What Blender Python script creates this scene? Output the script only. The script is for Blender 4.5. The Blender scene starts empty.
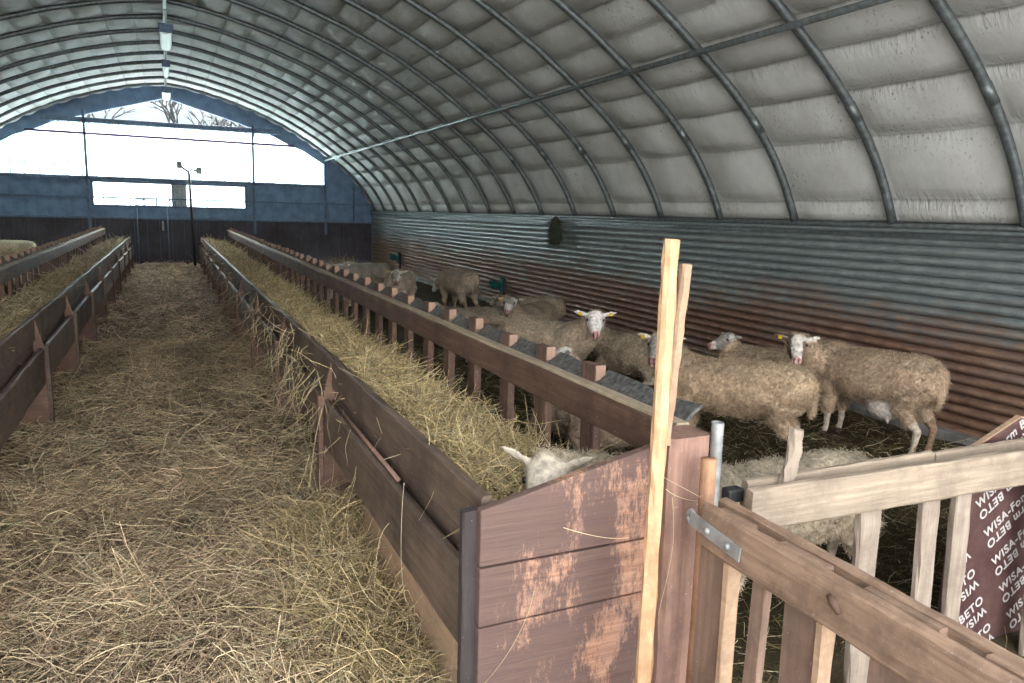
import bpy, bmesh, math, random
import numpy as np
from mathutils import Vector, Matrix, noise as mnoise

rng = np.random.default_rng(7)
random.seed(7)
scene = bpy.context.scene
COL = scene.collection

# ------------------------------------------------------------------ camera
CR = np.array([[0.9119, -0.0430, 0.4081], [-0.4091, -0.1592, 0.8985], [0.0263, -0.9863, -0.1628]])
def _cam():
    c = np.array([512, 341.5]); v1 = np.array([167, 206.]); v2 = np.array([2230, 206 + .026 * 2063])
    f = math.sqrt(-np.dot(v1 - c, v2 - c))
    def d(p):
        v = np.array([p[0] - c[0], p[1] - c[1], f]); return v / np.linalg.norm(v)
    Y = d(v1); X = d(v2); X = X - Y * np.dot(X, Y); X /= np.linalg.norm(X); Z = np.cross(X, Y)
    return f, np.array([X, Y, Z])
F_PX, CR = _cam()
cam_data = bpy.data.cameras.new('camera')
cam = bpy.data.objects.new('camera', cam_data); COL.objects.link(cam)
cam_data.sensor_fit = 'HORIZONTAL'; cam_data.sensor_width = 36.0
cam_data.lens = F_PX * 36.0 / 1024.0
cam_data.clip_start = 0.05; cam_data.clip_end = 500
M = Matrix(((CR[0][0], -CR[0][1], -CR[0][2], 0), (CR[1][0], -CR[1][1], -CR[1][2], 0),
            (CR[2][0], -CR[2][1], -CR[2][2], 1.6), (0, 0, 0, 1)))
cam.matrix_world = M
scene.camera = cam

# ------------------------------------------------------------------ world, light, exposure
world = bpy.data.worlds.new('world'); scene.world = world; world.use_nodes = True
wn = world.node_tree; wn.nodes.clear()
wo = wn.nodes.new('ShaderNodeOutputWorld'); bg = wn.nodes.new('ShaderNodeBackground')
tc = wn.nodes.new('ShaderNodeTexCoord'); sx = wn.nodes.new('ShaderNodeSeparateXYZ'); rp = wn.nodes.new('ShaderNodeValToRGB')
wn.links.new(tc.outputs['Generated'], sx.inputs[0]); wn.links.new(sx.outputs['Z'], rp.inputs[0])
rp.color_ramp.elements[0].color = (1, .965, .92, 1); rp.color_ramp.elements[1].color = (.80, .88, 1, 1)
wn.links.new(rp.outputs[0], bg.inputs[0])
# bright hazy sky around the veiled sun beyond the far gable
dp = wn.nodes.new('ShaderNodeVectorMath'); dp.operation = 'DOT_PRODUCT'; dp.inputs[1].default_value = Vector((.15, .86, .48)).normalized()
wn.links.new(tc.outputs['Generated'], dp.inputs[0])
cl_ = wn.nodes.new('ShaderNodeMath'); cl_.operation = 'MAXIMUM'; cl_.inputs[1].default_value = 0; wn.links.new(dp.outputs['Value'], cl_.inputs[0])
pw = wn.nodes.new('ShaderNodeMath'); pw.operation = 'POWER'; pw.inputs[1].default_value = 5; wn.links.new(cl_.outputs[0], pw.inputs[0])
ml = wn.nodes.new('ShaderNodeMath'); ml.operation = 'MULTIPLY_ADD'; ml.inputs[1].default_value = 38; ml.inputs[2].default_value = 4.0; wn.links.new(pw.outputs[0], ml.inputs[0])
wn.links.new(ml.outputs[0], bg.inputs[1])
wn.links.new(bg.outputs[0], wo.inputs[0])

def portal(name, loc, rot, sx_, sy_):
    l = bpy.data.lights.new(name, 'AREA'); l.shape = 'RECTANGLE'; l.size = sx_; l.size_y = sy_
    l.cycles.is_portal = True
    o = bpy.data.objects.new(name, l); COL.objects.link(o); o.location = loc; o.rotation_euler = rot
    return o
portal('front_door_portal', (0.1, -1.65, 2.3), (math.radians(90), 0, 0), 10.8, 4.8)
portal('gable_portal', (0.1, 22.95, 3.0), (math.radians(-90), 0, 0), 8.6, 3.2)

scene.view_settings.view_transform = 'Standard'
scene.view_settings.look = 'None'
scene.view_settings.gamma = 1.0
scene.view_settings.use_curve_mapping = False
scene.view_settings.exposure = 1.0

# ------------------------------------------------------------------ helpers
ROOTLOC = {}
def link(o): COL.objects.link(o); return o
def root_offset(p):
    off = Vector((0, 0, 0))
    while p is not None:
        off += p.location; p = p.parent
    return off
def tag(o, label=None, cat=None, group=None, kind=None):
    if label: o['label'] = label
    if cat: o['category'] = cat
    if group: o['group'] = group
    if kind: o['kind'] = kind
    return o
def empty(name, loc, label, cat, group=None, rz=0):
    o = bpy.data.objects.new(name, None); link(o); o.location = loc; o.rotation_euler = (0, 0, rz)
    o.empty_display_size = .2
    return tag(o, label, cat, group)

def mesh_np(name, V, Fs, mat, parent=None, cols=None, smooth=False):
    """V (N,3) float, Fs (M,k) int uniform polygons"""
    V = np.asarray(V, dtype=np.float32); Fs = np.asarray(Fs, dtype=np.int32)
    me = bpy.data.meshes.new(name); k = Fs.shape[1]
    me.vertices.add(len(V)); me.vertices.foreach_set('co', V.ravel())
    me.loops.add(Fs.size); me.loops.foreach_set('vertex_index', Fs.ravel())
    me.polygons.add(len(Fs)); me.polygons.foreach_set('loop_start', np.arange(0, Fs.size, k, dtype=np.int32))
    me.update(calc_edges=True)
    if smooth: me.polygons.foreach_set('use_smooth', np.ones(len(Fs), dtype=bool))
    if cols is not None:
        a = me.color_attributes.new('Col', 'FLOAT_COLOR', 'POINT')
        c = np.ones((len(V), 4), dtype=np.float32); c[:, :3] = cols
        a.data.foreach_set('color', c.ravel())
    me.materials.append(mat); me.validate()
    o = bpy.data.objects.new(name, me); link(o)
    if parent: o.parent = parent
    return o

class MB:
    def __init__(s): s.v = []; s.f = []; s.sm = []
    def add(s, vs, fs, sm=False):
        b = len(s.v); s.v += [tuple(v) for v in vs]; s.f += [tuple(i + b for i in f) for f in fs]; s.sm += [sm] * len(fs)
        return s
    def box(s, lo, hi):
        x0, y0, z0 = lo; x1, y1, z1 = hi
        return s.add([(x0, y0, z0), (x1, y0, z0), (x1, y1, z0), (x0, y1, z0), (x0, y0, z1), (x1, y0, z1), (x1, y1, z1), (x0, y1, z1)],
                     [(0, 3, 2, 1), (4, 5, 6, 7), (0, 1, 5, 4), (1, 2, 6, 5), (2, 3, 7, 6), (3, 0, 4, 7)])
    def plank(s, p0, p1, w, t, up=(0, 0, 1), n=8, jit=.0015, taper=1.0, rnd=0.0):
        """board from p0 to p1; w along 'up', t across; slightly worn edges"""
        p0 = Vector(p0); p1 = Vector(p1); d = (p1 - p0).normalized(); u = Vector(up); u = (u - d * u.dot(d)).normalized(); r = d.cross(u)
        vs = []; fs = []
        c = rnd if rnd else min(w, t) * .12
        sec = [(-1, -1, 0, 1), (-1, -1, 1, 0), (1, -1, 1, 0), (1, -1, 0, 1), (1, 1, 0, 1), (1, 1, 1, 0), (-1, 1, 1, 0), (-1, 1, 0, 1)]
        for i in range(n + 1):
            q = p0.lerp(p1, i / n); k = 1 + (taper - 1) * i / n
            for (a, b, ca, cb) in sec:
                off = r * (a * (t / 2 - c * ca)) * k + u * (b * (w / 2 - c * cb)) * k
                vs.append(q + off + Vector((random.uniform(-jit, jit), random.uniform(-jit, jit), random.uniform(-jit, jit))))
        for i in range(n):
            for j in range(8):
                a = i * 8 + j; b = i * 8 + (j + 1) % 8; fs.append((a, b, b + 8, a + 8))
        fs.append(tuple(range(7, -1, -1))); fs.append(tuple(n * 8 + j for j in range(8)))
        return s.add(vs, fs)
    def tube(s, pts, rad, n=10, cap=True):
        pts = [Vector(p) for p in pts]; rad = rad if hasattr(rad, '__len__') else [rad] * len(pts)
        vs = []; fs = []; prev = None
        for i, p in enumerate(pts):
            d = (pts[min(i + 1, len(pts) - 1)] - pts[max(i - 1, 0)]).normalized()
            if prev is None:
                a = Vector((0, 0, 1)) if abs(d.z) < .9 else Vector((1, 0, 0)); u = (a - d * a.dot(d)).normalized()
            else: u = (prev - d * prev.dot(d)).normalized()
            prev = u; r = d.cross(u)
            for k in range(n):
                t = 2 * math.pi * k / n; vs.append(p + (u * math.cos(t) + r * math.sin(t)) * rad[i])
        for i in range(len(pts) - 1):
            for k in range(n):
                a = i * n + k; b = i * n + (k + 1) % n; fs.append((a, b, b + n, a + n))
        if cap: fs.append(tuple(range(n - 1, -1, -1))); fs.append(tuple((len(pts) - 1) * n + k for k in range(n)))
        return s.add(vs, fs, True)
    def prism(s, poly, axis, a, b):
        """poly list of 2-D points extruded along axis from a to b"""
        n = len(poly)
        def P(p, h):
            if axis == 'y': return (p[0], h, p[1])
            if axis == 'x': return (h, p[0], p[1])
            return (p[0], p[1], h)
        vs = [P(p, a) for p in poly] + [P(p, b) for p in poly]
        fs = [tuple(range(n)), tuple(range(2 * n - 1, n - 1, -1))] + [(i, i + n, (i + 1) % n + n, (i + 1) % n) for i in range(n)]
        return s.add(vs, fs)
    def build(s, name, mat, parent=None, bevel=0, world=True):
        me = bpy.data.meshes.new(name)
        off = root_offset(parent) if (parent is not None and world) else Vector((0, 0, 0))
        me.from_pydata([(v[0] - off.x, v[1] - off.y, v[2] - off.z) for v in s.v], [], s.f)
        me.polygons.foreach_set('use_smooth', s.sm)
        me.materials.append(mat)
        bm = bmesh.new(); bm.from_mesh(me); bmesh.ops.recalc_face_normals(bm, faces=bm.faces); bm.to_mesh(me); bm.free()
        o = bpy.data.objects.new(name, me); link(o)
        if parent: o.parent = parent
        if bevel:
            m = o.modifiers.new('bevel', 'BEVEL'); m.width = bevel; m.segments = 2; m.limit_method = 'ANGLE'
        return o
def struct(o): o['kind'] = 'structure'; return o

# ------------------------------------------------------------------ materials
def newmat(name):
    m = bpy.data.materials.new(name); m.use_nodes = True; nt = m.node_tree
    b = nt.nodes['Principled BSDF']; return m, nt, b
def N(nt, t, **kw):
    n = nt.nodes.new(t)
    for k, v in kw.items():
        if k in n.inputs: n.inputs[k].default_value = v
        else: setattr(n, k, v)
    return n
def ramp(nt, fac, stops):
    r = nt.nodes.new('ShaderNodeValToRGB'); e = r.color_ramp.elements
    while len(e) < len(stops): e.new(.5)
    for i, (p, c) in enumerate(stops):
        e[i].position = p; e[i].color = (c, c, c, 1) if not hasattr(c, '__len__') else (*c, 1)
    nt.links.new(fac, r.inputs[0]); return r
def mixc(nt, fac, a, b, mode='MIX'):
    m = nt.nodes.new('ShaderNodeMix'); m.data_type = 'RGBA'; m.blend_type = mode
    for s, v in ((m.inputs[0], fac), (m.inputs[6], a), (m.inputs[7], b)):
        if isinstance(v, bpy.types.NodeSocket): nt.links.new(v, s)
        elif hasattr(v, '__len__'): s.default_value = (*v, 1)
        else: s.default_value = v
    return m.outputs[2]
def coords(nt, scale=(1, 1, 1), rnd=True):
    t = nt.nodes.new('ShaderNodeTexCoord'); mp = nt.nodes.new('ShaderNodeMapping'); mp.inputs['Scale'].default_value = scale
    nt.links.new(t.outputs['Object'], mp.inputs['Vector'])
    return mp.outputs[0]
def bump(nt, b, h, strength=.3, dist=.01):
    n = nt.nodes.new('ShaderNodeBump'); n.inputs['Strength'].default_value = strength; n.inputs['Distance'].default_value = dist
    nt.links.new(h, n.inputs['Height']); nt.links.new(n.outputs[0], b.inputs['Normal'])
def wood(name, light, dark, axis='Y', stain=(.05, .035, .03), stain_amt=.5, stain_scale=5, rough=.75, fine=60, bmp=.4):
    m, nt, b = newmat(name)
    ax = {'X': 0, 'Y': 1, 'Z': 2}[axis]
    sc = [fine] * 3; sc[ax] = fine * .05
    g = N(nt, 'ShaderNodeTexNoise', Scale=1.0, Detail=5.0, Roughness=.65); nt.links.new(coords(nt, sc), g.inputs['Vector'])
    s2 = [14] * 3; s2[ax] = 1.2
    g2 = N(nt, 'ShaderNodeTexNoise', Scale=1.0, Detail=3.0, Distortion=.8); nt.links.new(coords(nt, s2), g2.inputs['Vector'])
    c = mixc(nt, ramp(nt, g.outputs[0], [(.32, 0), (.68, 1)]).outputs[0], dark, light)
    c = mixc(nt, ramp(nt, g2.outputs[0], [(.4, 0), (.62, .55)]).outputs[0], c, [x * .62 for x in light])
    st = N(nt, 'ShaderNodeTexNoise', Scale=stain_scale, Detail=6.0, Roughness=.7); nt.links.new(coords(nt), st.inputs['Vector'])
    c = mixc(nt, ramp(nt, st.outputs[0], [(.45, 0), (.62, stain_amt)]).outputs[0], c, stain)
    sp = N(nt, 'ShaderNodeTexNoise', Scale=90.0, Detail=2.0); nt.links.new(coords(nt), sp.inputs['Vector'])
    c = mixc(nt, ramp(nt, sp.outputs[0], [(.70, 0), (.74, .5)]).outputs[0], c, (.45, .41, .36))
    nt.links.new(c, b.inputs['Base Color']); b.inputs['Roughness'].default_value = rough
    b.inputs['Specular IOR Level'].default_value = .35
    bump(nt, b, g.outputs[0], bmp, .004)
    return m
def metal(name, col, rough=.45, metallic=.6, noise_amt=.25, scale=20):
    m, nt, b = newmat(name)
    g = N(nt, 'ShaderNodeTexNoise', Scale=scale, Detail=4.0); nt.links.new(coords(nt), g.inputs['Vector'])
    c = mixc(nt, ramp(nt, g.outputs[0], [(.35, 0), (.65, 1)]).outputs[0], [x * (1 - noise_amt) for x in col], [min(1, x * (1 + noise_amt)) for x in col])
    nt.links.new(c, b.inputs['Base Color']); b.inputs['Roughness'].default_value = rough; b.inputs['Metallic'].default_value = metallic
    bump(nt, b, g.outputs[0], .15, .003)
    return m
def attrmat(name, rough=.7, scale=40, var=.25, bmp=.3, sss=0, trans=0):
    m, nt, b = newmat(name)
    a = nt.nodes.new('ShaderNodeVertexColor'); a.layer_name = 'Col'
    g = N(nt, 'ShaderNodeTexNoise', Scale=scale, Detail=4.0); nt.links.new(coords(nt), g.inputs['Vector'])
    c = mixc(nt, 1.0, a.outputs[0], ramp(nt, g.outputs[0], [(.3, 1 - var), (.7, 1 + var)]).outputs[0], 'MULTIPLY')
    nt.links.new(c, b.inputs['Base Color']); b.inputs['Roughness'].default_value = rough
    b.inputs['Specular IOR Level'].default_value = .25
    if bmp: bump(nt, b, g.outputs[0], bmp, .01)
    return m

W_trough = wood('weathered_brown_board', (.20, .145, .11), (.085, .058, .045), 'Y', stain=(.04, .028, .026), stain_amt=.6, stain_scale=3, rough=.6)
W_outer = wood('reddish_brown_board', (.20, .12, .085), (.075, .042, .034), 'Y', stain=(.05, .03, .027), stain_amt=.6, stain_scale=4, rough=.6)
W_up = wood('upright_board', (.22, .135, .10), (.11, .063, .048), 'Z', stain=(.045, .03, .028), stain_amt=.6, stain_scale=6)
W_legp = wood('leg_panel_board', (.27, .165, .12), (.15, .09, .065), 'X', stain=(.07, .045, .04), stain_amt=.5, stain_scale=4)
W_end = wood('stained_end_board', (.62, .36, .235), (.26, .125, .085), 'X', stain=(.30, .20, .17), stain_amt=.4, stain_scale=9.0, fine=60, bmp=1.0)
def weather(m):
    nt = m.node_tree; b = nt.nodes['Principled BSDF']; old = b.inputs['Base Color'].links[0].from_socket
    a = N(nt, 'ShaderNodeTexNoise', Scale=1.0, Detail=7.0, Roughness=.8); nt.links.new(coords(nt, (80, 80, 26)), a.inputs['Vector'])
    l = N(nt, 'ShaderNodeTexNoise', Scale=1.0, Detail=2.0); nt.links.new(coords(nt, (7, 7, 4)), l.inputs['Vector'])
    ad = nt.nodes.new('ShaderNodeMath'); ad.operation = 'ADD'; nt.links.new(a.outputs[0], ad.inputs[0]); nt.links.new(l.outputs[0], ad.inputs[1])
    tcn = nt.nodes.new('ShaderNodeTexCoord'); sp_ = nt.nodes.new('ShaderNodeSeparateXYZ'); nt.links.new(tcn.outputs['Object'], sp_.inputs[0])
    ma = nt.nodes.new('ShaderNodeMath'); ma.operation = 'MULTIPLY_ADD'; ma.inputs[1].default_value = -.45; nt.links.new(sp_.outputs['X'], ma.inputs[0]); nt.links.new(ad.outputs[0], ma.inputs[2])
    c = mixc(nt, ramp(nt, ma.outputs[0], [(.84, .05), (1.28, .86)]).outputs[0], old, (.09, .062, .06))
    nt.links.new(c, b.inputs['Base Color'])
weather(W_end)
W_post = wood('post_wood', (.36, .22, .165), (.22, .125, .10), 'Z', stain=(.13, .08, .07), stain_amt=.5, stain_scale=5)
W_dark = wood('dark_corner_wood', (.07, .055, .055), (.04, .032, .034), 'Z', stain=(.03, .024, .025), stain_amt=.5)
W_gateY = wood('gate_wood_worn', (.42, .285, .20), (.20, .13, .09), 'Y', stain=(.14, .09, .065), stain_amt=.65, stain_scale=8, bmp=.7)
W_gateZ = wood('gate_slat_wood', (.30, .20, .15), (.18, .12, .09), 'Z', stain=(.10, .07, .055), stain_amt=.5, stain_scale=6)
W_greyX = wood('grey_gate_wood', (.44, .36, .27), (.24, .19, .14), 'X', stain=(.20, .155, .12), stain_amt=.6, stain_scale=7, bmp=.7)
W_greyZ = wood('grey_gate_slat', (.42, .35, .28), (.27, .215, .17), 'Z', stain=(.16, .12, .10), stain_amt=.5, stain_scale=6)
W_fork = wood('pale_handle_wood', (.66, .44, .25), (.46, .27, .14), 'Z', stain=(.33, .19, .10), stain_amt=.5, stain_scale=14, rough=.5, bmp=.3)
W_stick = wood('round_stick_wood', (.50, .29, .17), (.33, .18, .10), 'Z', stain=(.16, .09, .06), stain_amt=.6, stain_scale=7)
W_cut = wood('fresh_cut_wood', (.34, .225, .17), (.24, .15, .11), 'Z', stain=(.35, .22, .15), stain_amt=.3)
W_pale = wood('pale_sawn_board', (.50, .35, .23), (.36, .24, .155), 'Y', stain=(.25, .17, .12), stain_amt=.5, stain_scale=4)
W_farwall = wood('hazed_far_boards', (.12, .11, .13), (.065, .062, .08), 'Z', stain=(.04, .03, .03), stain_amt=.5, stain_scale=1.5)  # brown boards lightened and blued: haze painted into the wood colour
M_steel = metal('galvanised_steel', (.30, .31, .31), .5, .35)
M_rib = metal('rib_galvanised_tube', (.15, .17, .175), .42, .55)
M_hazeblue = metal('haze_tinted_sheet', (.15, .24, .37), .6, .1, .2, 4)  # bluish haze veil of the far end is put into this colour
M_beam = metal('dark_blue_beam', (.12, .18, .27), .6, .1)
M_green = metal('green_drinker_plastic', (.01, .12, .11), .35, 0, .2)
M_blackp = metal('black_plastic', (.02, .02, .022), .5, 0)
M_white = metal('white_plastic', (.75, .75, .72), .45, 0, .05)
M_rubber = metal('dusty_black_rubber', (.085, .085, .082), .8, 0, .55, 45)
M_bag = metal('dark_green_cloth', (.035, .04, .025), .9, 0, .5, 40)
M_yellow = metal('yellow_tag', (.75, .50, .03), .5, 0, .05)
M_eye = metal('dark_eye', (.012, .01, .01), .15, 0, 0)
M_purple = metal('purple_pipe', (.07, .03, .11), .6, 0, .1)

# galvanised corrugated sheet with rust creeping up from the floor
def corr_mat():
    m, nt, b = newmat('rusty_corrugated_sheet')
    tcn = nt.nodes.new('ShaderNodeTexCoord'); sp = nt.nodes.new('ShaderNodeSeparateXYZ'); nt.links.new(tcn.outputs['Object'], sp.inputs[0])
    n1 = N(nt, 'ShaderNodeTexNoise', Scale=1.0, Detail=6.0, Roughness=.7); nt.links.new(coords(nt, (3, .9, 3.2)), n1.inputs['Vector'])
    n2 = N(nt, 'ShaderNodeTexNoise', Scale=1.0, Detail=5.0, Roughness=.75); nt.links.new(coords(nt, (20, 7, 9)), n2.inputs['Vector'])
    n3 = N(nt, 'ShaderNodeTexNoise', Scale=1.0, Detail=3.0); nt.links.new(coords(nt, (1, .35, 1)), n3.inputs['Vector'])
    def math_(op, a, bb):
        k = nt.nodes.new('ShaderNodeMath'); k.operation = op
        for s, v in ((k.inputs[0], a), (k.inputs[1], bb)):
            if isinstance(v, bpy.types.NodeSocket): nt.links.new(v, s)
            else: s.default_value = v
        return k.outputs[0]
    h = math_('ADD', sp.outputs['Z'], math_('MULTIPLY', math_('SUBTRACT', n1.outputs[0], .5), -1.1))
    h = math_('ADD', h, math_('MULTIPLY', math_('SUBTRACT', n2.outputs[0], .5), -.55))
    h = math_('ADD', h, math_('MULTIPLY', math_('SUBTRACT', n3.outputs[0], .5), -.35))
    rust = ramp(nt, h, [(.70, 1), (1.02, 0)]).outputs[0]
    base = mixc(nt, ramp(nt, n2.outputs[0], [(.35, 0), (.65, 1)]).outputs[0], (.24, .28, .29), (.40, .44, .44))
    base = mixc(nt, ramp(nt, n1.outputs[0], [(.5, 0), (.75, .5)]).outputs[0], base, (.17, .20, .21))
    rc = mixc(nt, ramp(nt, n2.outputs[0], [(.3, 0), (.7, 1)]).outputs[0], (.10, .052, .038), (.34, .20, .135))
    rc = mixc(nt, ramp(nt, n1.outputs[0], [(.45, 0), (.7, .6)]).outputs[0], rc, (.30, .25, .22))
    c = mixc(nt, rust, base, rc); nt.links.new(c, b.inputs['Base Color'])
    mt = ramp(nt, rust, [(0, .35), (1, .1)]).outputs[0]; nt.links.new(mt, b.inputs['Metallic'])
    rr = ramp(nt, rust, [(0, .38), (1, .5)]).outputs[0]; nt.links.new(rr, b.inputs['Roughness'])
    bump(nt, b, n2.outputs[0], .06, .003)
    return m
M_corr = corr_mat()

def liner_mat():
    m, nt, b = newmat('quilted_roof_liner')
    at = nt.nodes.new('ShaderNodeVertexColor'); at.layer_name = 'Col'      # R: closeness to a seam, G: along the wall
    sp = nt.nodes.new('ShaderNodeSeparateColor'); nt.links.new(at.outputs[0], sp.inputs[0])
    wr = N(nt, 'ShaderNodeTexNoise', Scale=1.0, Detail=4.0, Roughness=.6, Distortion=.5); nt.links.new(coords(nt, (7, 26, 7)), wr.inputs['Vector'])
    cl = N(nt, 'ShaderNodeTexNoise', Scale=1.3, Detail=5.0, Roughness=.65); nt.links.new(coords(nt), cl.inputs['Vector'])
    c = mixc(nt, ramp(nt, cl.outputs[0], [(.35, 0), (.68, 1)]).outputs[0], (.50, .50, .465), (.72, .73, .72))
    # mould specks in clusters
    sk = N(nt, 'ShaderNodeTexNoise', Scale=1.0, Detail=2.5, Roughness=.7); nt.links.new(coords(nt, (34, 48, 26)), sk.inputs['Vector'])
    ck = N(nt, 'ShaderNodeTexNoise', Scale=1.1, Detail=2.0); nt.links.new(coords(nt, (1, 1, 1)), ck.inputs['Vector'])
    s1 = ramp(nt, sk.outputs[0], [(.60, 0), (.68, 1)]).outputs[0]; s2 = ramp(nt, ck.outputs[0], [(.46, .0), (.62, 1)]).outputs[0]
    mm = nt.nodes.new('ShaderNodeMath'); mm.operation = 'MULTIPLY'; nt.links.new(s1, mm.inputs[0]); nt.links.new(s2, mm.inputs[1])
    c = mixc(nt, mm.outputs[0], c, (.13, .12, .09))
    # darker line along the seam itself
    c = mixc(nt, ramp(nt, sp.outputs[0], [(.86, 0), (.97, .6)]).outputs[0], c, (.17, .165, .14))
    nt.links.new(c, b.inputs['Base Color']); b.inputs['Roughness'].default_value = .62
    b.inputs['Specular IOR Level'].default_value = .3
    st = ramp(nt, sp.outputs[0], [(.25, .12), (.9, 1)]).outputs[0]
    hm = nt.nodes.new('ShaderNodeMath'); hm.operation = 'MULTIPLY'; nt.links.new(wr.outputs[0], hm.inputs[0]); nt.links.new(st, hm.inputs[1])
    bump(nt, b, hm.outputs[0], .7, .03)
    return m
M_liner = liner_mat()

def floor_mat(name, a, bcol, cc, scale=30):
    m, nt, b = newmat(name)
    g = N(nt, 'ShaderNodeTexNoise', Scale=scale, Detail=8.0, Roughness=.75, Distortion=1.5); nt.links.new(coords(nt), g.inputs['Vector'])
    g2 = N(nt, 'ShaderNodeTexNoise', Scale=1.5, Detail=5.0, Roughness=.6); nt.links.new(coords(nt), g2.inputs['Vector'])
    c = mixc(nt, ramp(nt, g.outputs[0], [(.35, 0), (.65, 1)]).outputs[0], a, bcol)
    c = mixc(nt, ramp(nt, g2.outputs[0], [(.4, 0), (.65, .7)]).outputs[0], c, cc)
    nt.links.new(c, b.inputs['Base Color']); b.inputs['Roughness'].default_value = .95; b.inputs['Specular IOR Level'].default_value = .1
    bump(nt, b, g.outputs[0], .8, .02)
    return m
M_aisle = floor_mat('trodden_straw_litter', (.09, .062, .04), (.30, .215, .145), (.17, .125, .085))
M_pen = floor_mat('wet_pen_bedding', (.035, .028, .016), (.10, .08, .045), (.05, .042, .025))
M_hay = floor_mat('hay_mass', (.12, .09, .045), (.36, .27, .14), (.2, .15, .08))
M_yard = floor_mat('pale_gravel_yard', (.35, .34, .31), (.5, .48, .44), (.42, .40, .36), 6)
M_straw = attrmat('straw_stalk', .55, 120, .15, 0)
M_wool = attrmat('wool_and_skin', .95, 38, .38, .9)
M_fleece = attrmat('fleece_locks', .9, 30, .2, 0)

def translucent_mat():
    m, nt, b = newmat('translucent_white_sheet')
    nt.nodes.remove(b); out = nt.nodes['Material Output']
    t = nt.nodes.new('ShaderNodeBsdfTranslucent'); t.inputs[0].default_value = (.84, .93, .91, 1)
    d = nt.nodes.new('ShaderNodeBsdfDiffuse'); d.inputs[0].default_value = (.8, .82, .85, 1)
    mx = nt.nodes.new('ShaderNodeMixShader'); mx.inputs[0].default_value = .25
    nt.links.new(t.outputs[0], mx.inputs[1]); nt.links.new(d.outputs[0], mx.inputs[2]); nt.links.new(mx.outputs[0], out.inputs[0])
    return m
M_trans = translucent_mat()
def glassnet_mat():
    m, nt, b = newmat('woodland_floor')
    g = N(nt, 'ShaderNodeTexNoise', Scale=.25, Detail=10.0, Roughness=.8); nt.links.new(coords(nt), g.inputs['Vector'])
    c = mixc(nt, ramp(nt, g.outputs[0], [(.4, 0), (.6, 1)]).outputs[0], (.008, .018, .020), (.022, .038, .038))
    nt.links.new(c, b.inputs['Base Color']); b.inputs['Roughness'].default_value = 1
    return m
M_hill = glassnet_mat()
M_bark = metal('pale_bark', (.025, .028, .028), .9, 0, .3, 3)

# ------------------------------------------------------------------ building shell
XC = .10; XR = 5.5; YF = 22.5; YB = -1.6
PROF = [(5.50, 1.60), (5.36, 1.91), (5.17, 2.20), (4.95, 2.46), (4.66, 2.73), (4.24, 3.05), (3.72, 3.41), (3.12, 3.76), (2.4, 4.09), (1.6, 4.37), (.85, 4.56), (.10, 4.68)]
full = [Vector((x, z)) for x, z in PROF] + [Vector((2 * XC - x, z)) for x, z in PROF[-2::-1]]
def resample(pts, step):
    L = [0]
    for a, b in zip(pts, pts[1:]): L.append(L[-1] + (b - a).length)
    n = int(round(L[-1] / step)); out = []
    for i in range(n + 1):
        s = L[-1] * i / n; k = 0
        while k < len(L) - 2 and L[k + 1] < s: k += 1
        out.append((s, pts[k].lerp(pts[k + 1], (s - L[k]) / (L[k + 1] - L[k]))))
    return out, L[-1]
def smoothp(p, it=6):
    p = [v.copy() for v in p]
    for _ in range(it): p = [p[0]] + [(p[i - 1] + p[i] * 2 + p[i + 1]) / 4 for i in range(1, len(p) - 1)] + [p[-1]]
    return p
_r, TOT = resample(full, .04)
arc = smoothp([q for s, q in _r], 20); arcs = [s for s, q in _r]
RIBY = [3.47 + 1.095 * k for k in range(-5, 18)]
def nrm(pts, i):
    d = (pts[min(i + 1, len(pts) - 1)] - pts[max(i - 1, 0)]).normalized(); return Vector((-d.y, d.x)) * -1   # points outward
def outward(i):
    n = nrm(arc, i)
    if n.dot(arc[i] - Vector((XC, 1.6))) < 0: n = -n
    return n
# seams measured from the right-hand foot of the arch, mirrored on the left
half = [.19, .77, 1.20, 1.60, 1.96, 2.30, 2.68, 3.08, 3.48, 3.88, 4.30, 4.72, 5.14, 5.56, 5.98]
seams = [0.0] + half + [TOT - s for s in half[::-1]] + [TOT]
ys = np.arange(YB, YF + .001, .0545); V = []; C = []
for i, q in enumerate(arc):
    s = arcs[i]; k = max(j for j in range(len(seams)) if seams[j] <= s + 1e-6); k = min(k, len(seams) - 2)
    L = seams[k + 1] - seams[k]; v = (s - seams[k]) / L; v = min(max(v, 0), 1)
    dist = min(v, 1 - v) * L; pv = (math.sin(math.pi * v)) ** .55 if 0 < v < 1 else 0
    pv *= (1.25 - .5 * v) if s < TOT / 2 else (.75 + .5 * v)
    n = outward(i)
    for y in ys:
        u = ((y - 3.47) / 1.095) % 1.0; pu = math.sin(math.pi * u) ** .6 if 0 < u < 1 else 0
        amp = .075 * min(1, L / .38)
        w = (mnoise.noise(Vector((s * 5, y * 16, 3))) * .010) * max(0, 1 - dist / .13) + mnoise.noise(Vector((s * 2, y * 2, 8))) * .012
        off = .075 - amp * pv * (.35 + .65 * pu) + w - .015 * pu
        p = q + n * off; V.append((p.x, y, p.y)); C.append((max(0, 1 - dist / .16), u, 0))
ny = len(ys); F_ = []
for i in range(len(arc) - 1):
    a = i * ny
    for j in range(ny - 1): F_.append((a + j, a + j + 1, a + ny + j + 1, a + ny + j))
struct(mesh_np('ceiling', V, F_, M_liner, cols=np.array(C), smooth=True))
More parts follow.
